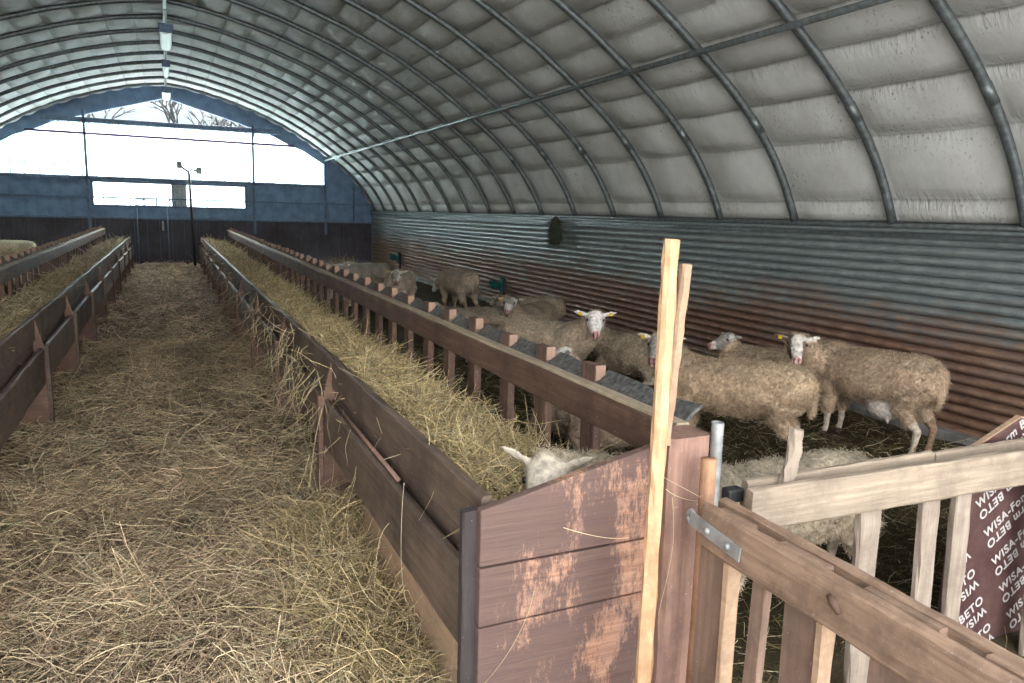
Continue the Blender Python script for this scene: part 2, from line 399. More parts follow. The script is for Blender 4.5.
# outer skin of the arch
V = []; F_ = []; sk = [q + outward(i) * .16 for i, q in enumerate(arc)]
sk = [Vector((XR + .11, -.3)), Vector((XR + .11, 1.5))] + sk + [Vector((2 * XC - XR - .11, 1.5)), Vector((2 * XC - XR - .11, -.3))]
for p in sk: V += [(p.x, YB, p.y), (p.x, YF + .13, p.y)]
for i in range(len(sk) - 1): F_.append((2 * i, 2 * i + 1, 2 * i + 3, 2 * i + 2))
struct(mesh_np('trim_1', V, F_, M_steel, smooth=True))
# arched tube ribs
tn = 2
for y in RIBY:
    mb = MB(); pts = [(arc[i].x, y, arc[i].y) for i in range(0, len(arc), 4)]
    if (len(arc) - 1) % 4: pts.append((arc[-1].x, y, arc[-1].y))
    mb.tube(pts, .037, 10)
    for sgn, ii in ((1, 26), (-1, len(arc) - 27)):
        q = arc[ii]; mb.tube([(arc[ii - 2].x, y, arc[ii - 2].y), (arc[ii + 2].x, y, arc[ii + 2].y)], .0405, 10)
    struct(mb.build('trim_%d' % tn, M_rib)); tn += 1
# long purlin tubes and ridge tube
for x, z, r in ((4.17, 3.00, .027), (2 * XC - 4.17, 3.00, .027), (XC, 4.60, .032)):
    struct(MB().tube([(x, YB, z), (x, 10, z), (x, YF, z)], r, 10).build('trim_%d' % tn, M_rib)); tn += 1
# corrugated side walls
def corr(name, x, sgn):
    zs = np.concatenate([[k * .08 + o for o in (0, .0015, .004, .008, .014, .022, .031, .04, .049, .058, .066, .072, .076, .0785)] for k in range(-4, 20)]); zs = zs[zs < 1.585]; yy = np.linspace(YB, YF, 90); V = []
    for z in zs:
        for y in yy: V.append((x - sgn * .008 + sgn * (.075 * (1 - abs(math.sin(math.pi * z / .080)) ** .55)), y, z + .004 * mnoise.noise(Vector((y * .8, z, 1)))))
    n = len(yy); F_ = []
    for i in range(len(zs) - 1):
        for j in range(n - 1): F_.append((i * n + j, i * n + j + 1, (i + 1) * n + j + 1, (i + 1) * n + j))
    o = mesh_np(name, V, F_, M_corr, smooth=True)
    struct(o)
corr('wall_right', XR, 1); corr('wall_left', 2 * XC - XR, -1)
for x in (XR - .02, 2 * XC - XR + .02):
    mb = MB(); mb.tube([(x, YB, 1.595), (x, 9, 1.595), (x, YF, 1.595)], .022, 10); mb.box((x - .02, YB, 1.50), (x + .02, YF, 1.535))
    struct(mb.build('trim_%d' % tn, M_rib)); tn += 1
# concrete upstand at the wall foot
for sd, x0, x1 in (('right', XR - .10, XR + .05), ('left', 2 * XC - XR - .05, 2 * XC - XR + .10)):
    struct(MB().box((x0, YB, -.3), (x1, YF, .04)).build('baseboard_' + sd, metal('concrete_kerb_' + sd, (.22, .22, .21), .9, 0, .3, 9), bevel=.01))

# far gable wall -------------------------------------------------
wl = 2 * XC - XR
mb = MB()
for i in range(36):                                    # lower brown boards, hazed in their colour
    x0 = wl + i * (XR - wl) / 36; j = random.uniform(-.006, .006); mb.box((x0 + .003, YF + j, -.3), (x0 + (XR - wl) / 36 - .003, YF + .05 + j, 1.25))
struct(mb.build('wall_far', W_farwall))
mb = MB()                                              # haze-tinted sheet above, around the low window
mb.box((wl - .12, YF + .06, -.3), (XR + .12, YF + .10, 1.60)); mb.box((wl - .12, YF, -.3), (wl, YF + .1, 2.0)); mb.box((XR, YF, -.3), (XR + .12, YF + .1, 2.0))
mb.box((wl, YF, 1.25), (XR, YF + .06, 1.60)); mb.box((wl, YF, 1.60), (-1.70, YF + .06, 2.27)); mb.box((1.97, YF, 1.60), (XR, YF + .06, 2.27)); mb.box((-1.70, YF, 2.17), (1.97, YF + .06, 2.27))
for x in np.arange(wl, XR, .25):
    for z0, z1 in (((1.25, 2.27)) if (x < -1.75 or x > 2.0) else (1.25, 1.58),): mb.box((x, YF - .012, z0), (x + .04, YF, z1))
# side cheeks right and left of the translucent band, and the arch infill
def mir(p): return [(2 * XC - x, z) for x, z in p]
inner = [(4.15, 2.27), (4.15, 2.86), (3.55, 3.23), (3.14, 3.38), (2.7, 3.60), (1.4, 4.0), (.1, 4.37)]
outer_ = [(XR + .1, 1.6)] + [(arc[i].x, arc[i].y + .05) for i in range(4, len(arc) // 2 + 1, 4)] + [(XC, 4.74)]
poly = [(4.15, 2.27), (XR, 2.27)] + [p for p in outer_ if p[1] > 2.28] + inner[::-1][0:-1]
for pl in (poly, mir(poly)): mb.prism(pl, 'y', YF, YF + .12)
struct(mb.build('wall_far', M_hazeblue))
# beams and posts on the gable
def gbeam(x0, x1, z0, z1, y0=YF - .08, y1=YF + .04, mat=M_beam):
    global tn
    struct(MB().box((x0, y0, z0), (x1, y1, z1)).build('trim_%d' % tn, mat, bevel=.005)); tn += 1
gbeam(-3.95, 4.15, 2.22, 2.31); gbeam(-2.75, 2.95, 3.62, 3.74)
mb = MB()
for x in np.arange(-2.6, 2.8, .22): mb.box((x, YF - .06, 3.55 - .03 * random.random()), (x + .03, YF - .03, 3.64))
struct(mb.build('trim_%d' % tn, M_beam)); tn += 1
struct(MB().tube([(-3.1, YF - .06, 3.36), (0, YF - .06, 3.345), (3.3, YF - .06, 3.33)], .032, 8).build('trim_%d' % tn, M_purple)); tn += 1
gbeam(wl, XR, 1.76, 1.80, YF - .05, YF); gbeam(wl, XR, 1.24, 1.29, YF - .06, YF + .02)
for x, z in ((-1.82, 3.95), (2.21, 3.85), (4.15, 2.9)): gbeam(x - .03, x + .03, .9, z)
gbeam(4.95, 5.0, 1.25, 2.3)
# windows in the gable
struct(MB().prism([(4.15, 2.29), (4.15, 2.87), (3.55, 3.24), (3.14, 3.39), (2.72, 3.62), (-2.52, 3.62), (-2.94, 3.39), (-3.35, 3.24), (-3.95, 2.87), (-3.95, 2.29)], 'y', YF + .16, YF + .165).build('window_1', M_trans))
mb = MB()
for x in np.arange(-3.8, 4.1, .31): mb.box((x, YF + .02, 2.29), (x + .03, YF + .05, 2.29 + random.uniform(.25, .5)))
struct(mb.build('trim_%d' % tn, M_beam)); tn += 1
wf = struct(MB().box((.12, YF - .03, 1.6), (.14, YF + .05, 2.17)).box((.47, YF - .03, 1.6), (.49, YF + .05, 2.17)).box((-1.76, YF - .04, 1.56), (2.02, YF + .04, 1.60)).box((-1.76, YF - .04, 2.16), (2.02, YF + .04, 2.19)).box((-1.76, YF - .04, 1.56), (-1.71, YF + .04, 2.18)).box((1.97, YF - .04, 1.56), (2.02, YF + .04, 2.18)).build('window_2', M_beam))
MB().box((-1.71, YF + .16, 1.5), (1.97, YF + .165, 2.2)).build('pane', M_trans, wf)
MB().box((.14, YF + .01, 1.6), (.47, YF + .03, 2.17)).build('frosted_panel', metal('grey_panel', (.45, .5, .52), .7, 0, .2), wf)
mb = MB()
for x in np.arange(-1.5, 1.9, .31): mb.box((x, YF + .02, 1.60), (x + .03, YF + .045, 1.60 + random.uniform(.1, .3)))
struct(mb.build('trim_%d' % tn, M_beam)); tn += 1
# the front stands open behind the camera: only the rim of the arch
mb = MB()
for x0, x1 in ((wl - .05, wl + .12), (XR - .12, XR + .05)): mb.box((x0, YB - .1, -.3), (x1, YB, 1.62))
struct(mb.build('wall_front', M_hazeblue))

# ------------------------------------------------------------------ ground
def fz(x, y):
    v = .035 * mnoise.noise(Vector((x * 1.3, y * 1.1, 0))) + .018 * mnoise.noise(Vector((x * 5, y * 5, 4)))
    if -1.0 < x < .95:                                   # aisle litter, heaped against the feeders and at the far end
        v += .05 * max(0, (x - .35) / .5) ** 2 * (1 if y > 2.6 else .3) + .03 * max(0, (-.45 - x) / .5) ** 2
        v += .16 * math.exp(-((y - 21.6) / .5) ** 2) * math.exp(-((x + .1) / .8) ** 2)
    if x > 1.6 and y < 2.0: v -= .14 * min(1, (2.0 - y) / .4)
    return v - .02
def sheet(name, x0, x1, y0, y1, st, mat, dz=0):
    xs = np.arange(x0, x1 + 1e-6, st); yy = np.arange(y0, y1 + 1e-6, st * 1.5)
    V = [(x, y, fz(x, y) + dz) for x in xs for y in yy]; n = len(yy)
    F_ = [(i * n + j, (i + 1) * n + j, (i + 1) * n + j + 1, i * n + j + 1) for i in range(len(xs) - 1) for j in range(n - 1)]
    return struct(mesh_np(name, V, F_, mat, smooth=True))
sheet('floor', -1.5, 1.60, YB, YF, .05, M_aisle); sheet('floor', 1.60, XR + .05, YB, YF, .06, M_pen); sheet('floor', wl - .05, -1.5, YB, YF, .08, M_pen)
struct(MB().box((-90, -60, -.6), (90, YB - .1, -.12)).build('ground', M_yard))
struct(MB().box((-90, YF + .3, -.6), (90, 140, -.12)).build('ground', M_yard))
V = []; hx = np.linspace(-110, 110, 60); hy = np.linspace(48, 150, 30)
for y in hy:
    for x in hx: V.append((x, y, -.3 + max(0, (y - 48)) * .30 * (1 + .25 * math.sin(x * .03 + 1)) + 1.5 * mnoise.noise(Vector((x * .05, y * .05, 0)))))
F_ = [(i * 60 + j, i * 60 + j + 1, (i + 1) * 60 + j + 1, (i + 1) * 60 + j) for i in range(29) for j in range(59)]
struct(mesh_np('hillside', V, F_, M_hill, smooth=True))
def bare_tree(x, y, h, seed, label):
    rn = random.Random(seed); mb = MB()
    def br(p, d, L, r, lv):
        q = p + d * L; mb.tube([p, p.lerp(q, .5) + Vector((rn.uniform(-1, 1), rn.uniform(-1, 1), 0)) * L * .05, q], [r, r * .85, r * .65], 5)
        if lv == 0: return
        for _ in range(3):
            nd = (d + Vector((rn.uniform(-1, 1), rn.uniform(-1, 1), rn.uniform(-.3, .6))) * .75).normalized()
            br(p.lerp(q, rn.uniform(.55, 1)), nd, L * rn.uniform(.55, .8), r * .6, lv - 1)
    br(Vector((x, y, -.3)), Vector((rn.uniform(-.1, .1), 0, 1)).normalized(), h * .33, h * .022, 5)
    tag(mb.build('bare_tree', M_bark), label, 'tree', 'bare trees on the hillside')
for a in ((-4.5, 52, 15, 1, 'leafless spreading tree outside, left of the upper gable opening'), (1.5, 58, 15, 2, 'leafless tree outside near the middle of the upper gable opening'), (8.5, 66, 15, 3, 'thin leafless tree outside at the right of the upper gable opening')): bare_tree(*a)

# ------------------------------------------------------------------ straw strands
def strands(name, P, D, L, R, cols, parent=None, sag=.25, seg=4, mat=None):
    """P roots (n,3), D unit directions, L lengths, R radii: bent three-sided stalks in one mesh"""
    n = len(P); P = np.asarray(P, float); D = np.asarray(D, float); D = D / np.linalg.norm(D, axis=1)[:, None]
    side = np.cross(D, rng.normal(size=(n, 3))); side /= np.linalg.norm(side, axis=1)[:, None]; up = np.cross(side, D)
    bend = (rng.normal(size=n) * sag)[:, None]; bend2 = (rng.normal(size=n) * sag * .5)[:, None]
    ts = np.linspace(0, 1, seg + 1); rings = []
    for t in ts:
        c = P + D * (L[:, None] * t) + side * (L[:, None] * bend * t * t) + up * (L[:, None] * bend2 * math.sin(math.pi * t * 1.4))
        taper = (1 - .45 * t)
        for k in range(3):
            a = 2 * math.pi * k / 3; rings.append(c + (side * math.cos(a) + up * math.sin(a)) * (R[:, None] * taper))
    V = np.stack(rings, axis=1)                                           # n, (seg+1)*3, 3
    m = (seg + 1) * 3; f = []
    for s in range(seg):
        for k in range(3): f.append((s * 3 + k, s * 3 + (k + 1) % 3, s * 3 + 3 + (k + 1) % 3, s * 3 + 3 + k))
    f = np.array(f); Fs = (f[None] + (np.arange(n) * m)[:, None, None]).reshape(-1, 4)
    V = V.reshape(-1, 3)
    if parent is not None:
        off = root_offset(parent); V = V - np.array(off)
    return mesh_np(name, V, Fs, mat or M_straw, parent, cols=np.repeat(cols, m, axis=0))
def straw_cols(n, base=(.50, .39, .19), green=.25, dark=.0):
    c = np.array(base)[None] * rng.uniform(.4, 1.45, n)[:, None]
    g = rng.random(n) < green; c[g] *= np.array([.66, .76, .62]); b = rng.random(n) < .12; c[b] = np.array([.72, .64, .42]) * rng.uniform(.8, 1.1, b.sum())[:, None]
    d = rng.random(n) < dark; c[d] *= .45
    return c
def flat_dirs(n, tilt=.18):
    a = rng.uniform(0, 2 * math.pi, n); return np.stack([np.cos(a), np.sin(a), rng.normal(size=n) * tilt], 1)
fzv = lambda x, y: np.array([fz(a, b) for a, b in zip(x, y)])
# aisle litter
n1, n2, n3 = 24000, 14000, 9000
y = np.concatenate([rng.uniform(2.0, 5.0, n1), rng.uniform(5, 10, n2), rng.uniform(10, 22.2, n3)])
x = rng.uniform(-1.0, .86, n1 + n2 + n3)
x[:n1] = np.where(y[:n1] < 3.4, rng.uniform(-.75, .82, n1), x[:n1])
n = len(x); cl = np.array([mnoise.noise(Vector((a * 2.2, b * 1.6, 5))) for a, b in zip(x, y)]); 
z = fzv(x, y) + rng.uniform(-.005, .028, n) + np.maximum(0, cl) * .03
L = rng.gamma(2.2, .05, n) + .03; R = rng.uniform(.0010, .0027, n); R[y > 5] *= 1.5; R[y > 10] *= 1.8; L[y > 10] *= 1.3
cols = straw_cols(n, (.62, .47, .31), .05, .34); cols *= (1 + .5 * np.clip(cl, -.6, .6))[:, None]
D = flat_dirs(n, .16); P = np.stack([x, y, z], 1) - D * L[:, None] * .5; P[:, 2] = np.maximum(P[:, 2], z - .01)
tag(strands('loose_straw', P, D, L, R, cols, sag=.35), 'loose straw and hay littering the aisle between the two feed troughs', 'straw', None, 'stuff')
n = 2600; y = 2.0 + rng.random(n) ** 1.4 * 5.5; x = rng.uniform(-.95, .72, n); z = fzv(x, y) + rng.uniform(.015, .05, n); D = flat_dirs(n, .12); L = rng.uniform(.08, .30, n)
tag(strands('long_straw', np.stack([x, y, z], 1), D, L, rng.uniform(.0016, .0032, n), straw_cols(n, (.80, .66, .42), .05), sag=.25, seg=5), 'long pale straws lying on top of the aisle litter', 'straw', None, 'stuff')
# pen bedding
n = 26000; y = rng.uniform(1.9, 9, n); x = rng.uniform(1.65, 5.25, n); z = fzv(x, y) + rng.uniform(0, .02, n)
L = rng.gamma(3.0, .025, n) + .02; D = flat_dirs(n, .2); cols = straw_cols(n, (.16, .125, .06), .35, .4)
br = rng.random(n) < .05; cols[br] = np.array([.36, .29, .16])
tag(strands('trodden_bedding', np.stack([x, y, z], 1), D, L, rng.uniform(.0014, .0028, n), cols, sag=.35, seg=3), 'dark trodden straw bedding under the sheep along the corrugated wall', 'straw', None, 'stuff')
# small straw heap in the far corner of the pen
n = 3500; a = rng.uniform(0, 6.28, n); r_ = np.abs(rng.normal(size=n)) * .5; x = 3.9 + np.minimum(r_, 1.0) * np.cos(a) * 1.4; y = 19.2 + r_ * np.sin(a) * 1.6
z = .26 * np.exp(-(r_ / .5) ** 2) * rng.uniform(.4, 1, n); D = flat_dirs(n, .3)
tag(strands('straw_heap', np.stack([x, y, z], 1), D, rng.uniform(.15, .4, n), rng.uniform(.004, .007, n), straw_cols(n, (.42, .30, .15), .1), sag=.35, seg=3), 'low heap of yellow straw in the far corner of the sheep pen', 'straw', None, 'stuff')

# ------------------------------------------------------------------ feed troughs
def feeder(sgn, x_in, x_out, y0, y1, label, near):
    """sgn +1: sheep side is +x (right trough); -1 mirrored"""
    xm = (x_in + x_out) / 2
    r = empty('feed_trough', (xm, (y0 + y1) / 2, 0), label, 'feed trough', 'long wooden feed troughs')
    S = lambda x: x * sgn                                       # outward offset
    zt = lambda q: .06 * (q - 1.9) / 20.3
    # planks towards the aisle
    segs = np.linspace(y0, y1, 7)
    for a, b in zip(segs, segs[1:]):
        j = random.uniform(-.006, .006)
        MB().plank((x_in + j, a + .002, .715), (x_in + j * .3, b - .002, .715), .17, .036, n=14, jit=.0022, rnd=.008).build('upper_board', W_trough, r)
        MB().plank((x_in - S(.045) + j, a + .002, .445), (x_in - S(.045), b - .002, .445), .265, .04, n=14, jit=.0022, rnd=.012).build('lower_board', W_trough, r)
        MB().plank((x_in + S(.01), a, .55), (x_in + S(.01), b, .55), .14, .022, n=6).build('inner_board', W_trough, r)
        xd = lambda q: -S(.045) * (q - 1.9) / 20.3
        MB().plank((x_out + xd(a), a + .002, .862 + zt(a)), (x_out + xd(b), b - .002, .862 + zt(b)), .135, .036, n=14, jit=.002, rnd=.006).build('outer_board', W_outer, r)
    MB().plank(((x_in + x_out) / 2, y0 + .05, .40), ((x_in + x_out) / 2, y1, .40), abs(x_out - x_in) - .06, .025, up=(1, 0, 0), n=10).build('trough_floor', W_trough, r)
    # dusty ledge and rubber strip along the sheep side
    MB().plank((x_out + S(.014), y0 + .05, .936), (x_out + S(-.028), y1, .936 + zt(y1)), .052, .014, up=(1, 0, 0), n=40, jit=.002).build('ledge', wood('dusty_ledge_%d' % sgn, (.52, .44, .32), (.34, .27, .19), 'Y', stain_amt=.25, stain_scale=20), r)
    # uprights: one per feed opening, tops poking over the strip
    k = 0; yv = 2.58
    while yv < y1 - .05:
        xo = x_out - S(.045) * (yv - 1.9) / 20.3; jj = random.uniform(-.02, .02); top = 1.012 + zt(yv) + random.uniform(-.012, .012)
        u = MB().plank((xo + S(.06), yv + .06 + jj, .10), (xo + S(.06), yv + .06 + jj, top), .11, .04, up=(0, 1, 0), n=6, jit=.002).build('upright', W_up, r)
        MB().plank((xo + S(.06), yv + jj + .0005, top - .055), (xo + S(.06), yv + jj + .0005, top + .004), .012, .044, up=(0, 1, 0), n=2, jit=.001).build('cut_face', W_cut, u)
        # rubber flap sloping up and outwards between this upright and the next
        for ya_, yb_ in ([(2.0, 2.60), (yv + .12, yv + .435)] if k == 0 else [(yv + .12, yv + .435)]):
            if yb_ > y1: continue
            V_ = []; F2 = []
            for q in range(9):
                t = q / 8; yq = ya_ + (yb_ - ya_) * t; sg_ = .012 * math.sin(math.pi * t) + .006 * math.sin(7 * t + k)
                for uu in (0, .5, 1): V_.append((xo + S(.030 + .075 * uu), yq, .932 + zt(yq) + (.062 - sg_) * uu ** .8))
                for uu in (1, .5, 0): V_.append((xo + S(.036 + .075 * uu), yq, .922 + zt(yq) + (.062 - sg_) * uu ** .8))
            for q in range(8):
                for w in range(6): F2.append((q * 6 + w, q * 6 + (w + 1) % 6, q * 6 + 6 + (w + 1) % 6, q * 6 + 6 + w))
            F2.append((0, 1, 2, 3, 4, 5)); F2.append((53, 52, 51, 50, 49, 48))
            MB().add(V_, F2).build('rubber_strip', M_rubber, r)
        yv += .435; k += 1
    # transverse leg panels with a tapering cheek
    yy = near
    while yy < y1:
        m_ = MB().prism([(x_in - S(.068), -.03), (x_in + S(.42), -.03), (x_in + S(.34), .38), (x_in + S(.30), .56), (x_in + S(.018), .79), (x_in - S(.016), .79), (x_in - S(.066), .585), (x_in - S(.068), .37)], 'y', yy, yy + .035)
        lp = m_.build('leg_panel', W_legp, r, bevel=.003)
        MB().plank((x_in - S(.083), yy + .015, -.03), (x_in - S(.080), yy + .015, .60), .055, .026, up=(0, 1, 0), n=6).build('leg_post', W_legp if sgn > 0 else W_trough, r)
        yy += 1.85
    return r
RF = feeder(1, .80, 1.50, 1.93, 22.2, 'long dark wooden feed trough full of hay, right of the aisle', 4.13)
LF = feeder(-1, -.91, -1.52, 1.9, 22.2, 'long dark wooden feed trough left of the aisle', 6.25)
# near end of the right trough
for nm, z0a, z0b, z1a, z1b in (('end_plank', .615, .618, .782, .915), ('end_plank', .43, .44, .608, .612), ('end_plank', .12, .12, .424, .434), ):
    MB().prism([(.762, z0a), (1.345, z0b), (1.345, z1b), (1.05, (z1a * .5 + z1b * .5) if z1a < z1b - .05 else (z1a + z1b) / 2), (.762, z1a)], 'y', 1.872, 1.905).build(nm, W_end, RF, bevel=.004)
MB().box((.765, 1.874, -.05), (1.345, 1.90, .114)).build('end_plank', W_end, RF, bevel=.004)
MB().plank((.745, 1.915, -.05), (.745, 1.915, .775), .05, .035, up=(1, 0, 0), n=10).build('corner_post', W_dark, RF)
mb = MB(); mb.plank((1.415, 1.855, -.05), (1.415, 1.855, .955), .15, .12, up=(1, 0, 0), n=12, rnd=.012, jit=.003)
MB.build(mb, 'end_post', W_post, RF)
# pale board standing on edge under the right trough
tag(MB().plank((.815, 3.45, .135), (.80, 2.16, .14), .34, .028, up=(.05, 0, 1), n=10, rnd=.004, jit=.003).build('loose_board', W_pale), 'pale sawn board standing on edge under the near end of the right trough', 'board')
tag(MB().tube([(.765, 4.0, .60), (.764, 3.4, .594), (.765, 2.72, .588)], [.006, .008, .009], 8).build('wooden_pole', W_post), 'thin brown pole lying in the slot between the boards of the right trough', 'pole')
mb = MB(); mb.plank((.785, 2.03, .12), (.79, 2.06, .31), .035, .012, up=(0, 1, 0), n=4, jit=.004)
tag(mb.build('white_plastic_strip', M_white), 'white plastic strip stuck under the near corner of the right trough', 'plastic strip')

# hay in the troughs
def haybed(x0, x1, y0, y1, h, parent_label, tagname, n, far):
    xs = np.linspace(x0, x1, 14); yy = np.arange(y0, y1, .09); nn = len(yy)
    V = [(a, b, h(a, b) - .015) for a in xs for b in yy]
    F_ = [(i * nn + j, (i + 1) * nn + j, (i + 1) * nn + j + 1, i * nn + j + 1) for i in range(13) for j in range(nn - 1)]
    r = empty(tagname, ((x0 + x1) / 2, (y0 + y1) / 2, .5), parent_label, 'hay'); r['kind'] = 'stuff'
    off = np.array(r.location)
    o = mesh_np('hay_mass', np.array(V) - off, F_, M_hay, r, smooth=True); o['kind'] = 'stuff'
    u = rng.random(n) ** 1.7; y = y0 + (y1 - y0) * u; x = rng.uniform(x0, x1, n)
    z = np.array([h(a, b) for a, b in zip(x, y)]) + rng.uniform(-.01, .045, n)
    L = rng.gamma(3.0, .05, n) + .04; Rr = rng.uniform(.0011, .0026, n) * (1 + np.clip((y - 4) / 6, 0, 2.5))
    D = flat_dirs(n, .35); s = rng.random(n) < .06; D[s, 2] = rng.uniform(.4, 1.4, s.sum())
    P = np.stack([x, y, z], 1) - D * L[:, None] * .4
    E_ = P + D / np.linalg.norm(D, axis=1)[:, None] * L[:, None]; lo, hi = min(x0, x1) + .02, max(x0, x1) - .03
    ok = (P[:, 1] > 1.97) & (E_[:, 1] > 1.97) & (((P[:, 0] > lo) & (E_[:, 0] > lo) & (P[:, 0] < hi) & (E_[:, 0] < hi)) | ((rng.random(n) < .03) & (P[:, 1] > 2.6)))
    P, D, L, Rr = P[ok], D[ok], L[ok], Rr[ok]; n = len(P)
    o = strands('hay_stalks', P, D, L, Rr, straw_cols(n, far, .08, .18), r, sag=.28); o['kind'] = 'stuff'
    return r
def hr(x, y):
    t = (x - .8) / .7; v = .72 - .17 * t - .05 * math.exp(-((y - 9) / 4) ** 2) * t + .05 * mnoise.noise(Vector((x * 3, y * 1.8, 1))) + .02 * mnoise.noise(Vector((x * 9, y * 7, 1)))
    if y < 2.9: v -= .09 * (2.9 - y) * (1 - t * .2)
    if y > 3.6 and t < .4: v += .05 * math.exp(-((y - 5) / 1.2) ** 2)
    return v
def hl(x, y):
    t = (-x - .9) / .6; return .72 - .10 * t + .05 * mnoise.noise(Vector((x * 3, y * 1.8, 7)))
haybed(.815, 1.50, 1.94, 22.1, hr, 'bright yellow hay filling the right trough', 'trough_hay', 36000, (.66, .52, .28))
haybed(-1.49, -.93, 4.0, 22.1, hl, 'duller hay lying in the left trough', 'trough_hay', 12000, (.50, .41, .25))
# hay hanging over the aisle-side boards of the right trough
n = 1500; y = np.concatenate([rng.normal(4.9, .5, 75), rng.uniform(4.0, 8, 110), rng.uniform(2.3, 4, 9), rng.uniform(8, 16, 70)]); n = len(y)
x = .755 + rng.normal(size=n) * .025 - rng.random(n) * .03; z = rng.uniform(.55, .82, n) - (rng.random(n) ** 2) * .3
D = np.stack([-np.abs(rng.normal(size=n)) * .35, rng.normal(size=n) * .35, -rng.uniform(.4, 1.0, n)], 1)
up_ = rng.random(n) < .15; D[up_, 2] = rng.uniform(-.3, .3, up_.sum())
L = rng.gamma(4, .055, n) + .06; L = np.minimum(L, .45)
tag(strands('hanging_hay', np.stack([x, y, z], 1), D, L, rng.uniform(.0012, .0030, n), straw_cols(n, (.60, .49, .29), .1), sag=.4, seg=6), 'wisps of hay hanging over the aisle side of the right trough', 'hay', None, 'stuff')
# looser pile of straw against the foot of the right trough
n = 2600; y = rng.uniform(2.2, 3.9, n); x = .60 + rng.normal(size=n) * .13; x = np.minimum(x, .76); hgt = .11 * np.exp(-((x - .68) / .2) ** 2)
z = hgt * rng.random(n) + .01; D = flat_dirs(n, .35); L = rng.gamma(4, .035, n) + .05
tag(strands('straw_pile', np.stack([x, y, z], 1), D, L, rng.uniform(.0012, .0026, n), straw_cols(n, (.60, .47, .26), .06, .12), sag=.5, seg=5), 'springy pile of brighter straw against the foot of the right trough', 'straw', None, 'stuff')
# few stalks caught on the end post
P = np.array([(1.33, 1.80, .80), (1.30, 1.78, .85), (1.26, 1.80, .62), (1.02, 1.862, .70), (.93, 1.86, .52), (1.34, 1.78, .78), (1.30, 1.79, .60)])
D = np.array([(.25, -.1, -.18), (.2, -.1, -.12), (.1, 0, -.5), (.4, -.1, -.2), (-.12, -.05, -.5), (.05, -.03, -1), (.02, -.02, -1)])
tag(strands('straw_wisps', P, D, np.array([.16, .2, .2, .22, .3, .36, .2]), np.full(7, .0016), straw_cols(7, (.6, .5, .3), 0), sag=.25, seg=8), 'few pale straws caught on the end planks and post of the right trough', 'straw', None, 'stuff')

# ------------------------------------------------------------------ handles leaning at the end post
tag(MB().plank((1.115, 1.56, -.05), (1.272, 1.765, 1.545), .046, .034, up=(1, 0, 0), n=26, jit=.0022, rnd=.011).build('pale_pole', W_fork), 'long pale rough-hewn wooden pole leaning upright against the end post', 'pole')
tag(MB().plank((1.315, 1.80, .94), (1.345, 1.79, 1.475), .034, .026, up=(1, 0, 0), n=14, jit=.002, rnd=.007).build('wooden_lath', W_pale), 'shorter pale lath behind the long pale pole, tilted right', 'lath')
tag(MB().tube([(1.415, 1.72, -.05), (1.425, 1.725, .4), (1.43, 1.735, .905)], .0235, 12).build('round_pole', W_stick), 'orange-brown round pole standing between the end post and the near gate', 'pole')
mb = MB(); mb.tube([(1.50, 1.79, -.1), (1.50, 1.79, .995)], .019, 14, cap=False); mb.tube([(1.50, 1.79, .995), (1.50, 1.79, -.1)], .016, 14, cap=False)
tag(mb.build('steel_pipe', M_steel), 'grey galvanised steel pipe standing behind the round wooden pole', 'pipe')

# ------------------------------------------------------------------ gates
g1 = empty('wooden_gate', (1.38, 1.2, 0), 'brown wooden gate running towards the camera with steel hinge strap', 'gate')
MB().plank((1.345, 1.62, .755), (1.345, .25, .737), .135, .036, n=22, jit=.002, rnd=.014).build('top_rail', W_gateY, g1)
MB().plank((1.405, 1.63, .765), (1.405, .25, .747), .12, .030, n=22, jit=.002, rnd=.006).build('back_rail', W_gateY, g1)
for i, (ya, w, sl) in enumerate(((1.605, .12, 0), (1.42, .05, .02), (1.27, .12, 0), (1.02, .11, 0), (.78, .12, 0), (.5, .11, 0))):
    MB().plank((1.375, ya + sl, .02), (1.375, ya, .80 if i != 1 else .70), w, .024, up=(0, 1, 0), n=8).build('slat', W_gateZ, g1)
for ya, yb in ((1.60, 1.47), (1.365, 1.30), (1.30, 1.215), (1.11, 1.02), (1.02, .925), (.83, .70), (.70, .42)): MB().plank((1.378, ya, .765), (1.378, yb, .765), .088, .026, n=4, jit=.001).build('spacer', W_gateY, g1)
for ya in (1.53, 1.20): MB().plank((1.365, ya, .02), (1.367, ya, .68), .022, .045, up=(0, 1, 0), n=5).build('edge_batten', W_pale, g1)
MB().plank((1.405, 1.68, .16), (1.405, .25, .16), .10, .03, n=12).build('bottom_rail', W_gateY, g1)
st = MB().plank((1.322, 1.665, .765), (1.322, 1.455, .742), .042, .006, n=3, jit=0, rnd=.001).build('hinge_strap', M_steel, g1)
for yb_, zb in ((1.585, .757), (1.50, .748)): MB().tube([(1.320, yb_, zb), (1.312, yb_, zb), (1.309, yb_, zb)], [.011, .010, .005], 10).build('bolt', M_steel, st)
MB().tube([(1.325, 1.665 + .014 * math.cos(t), .765 + .02 * math.sin(t)) for t in np.linspace(0, 6.2, 14)], .006, 8).build('hinge_ring', M_steel, g1)
MB().tube([(1.322, 1.165, .775), (1.324, 1.15, .765), (1.324, 1.13, .745)], [.005, .012, .007], 10).build('knot', W_outer, g1)

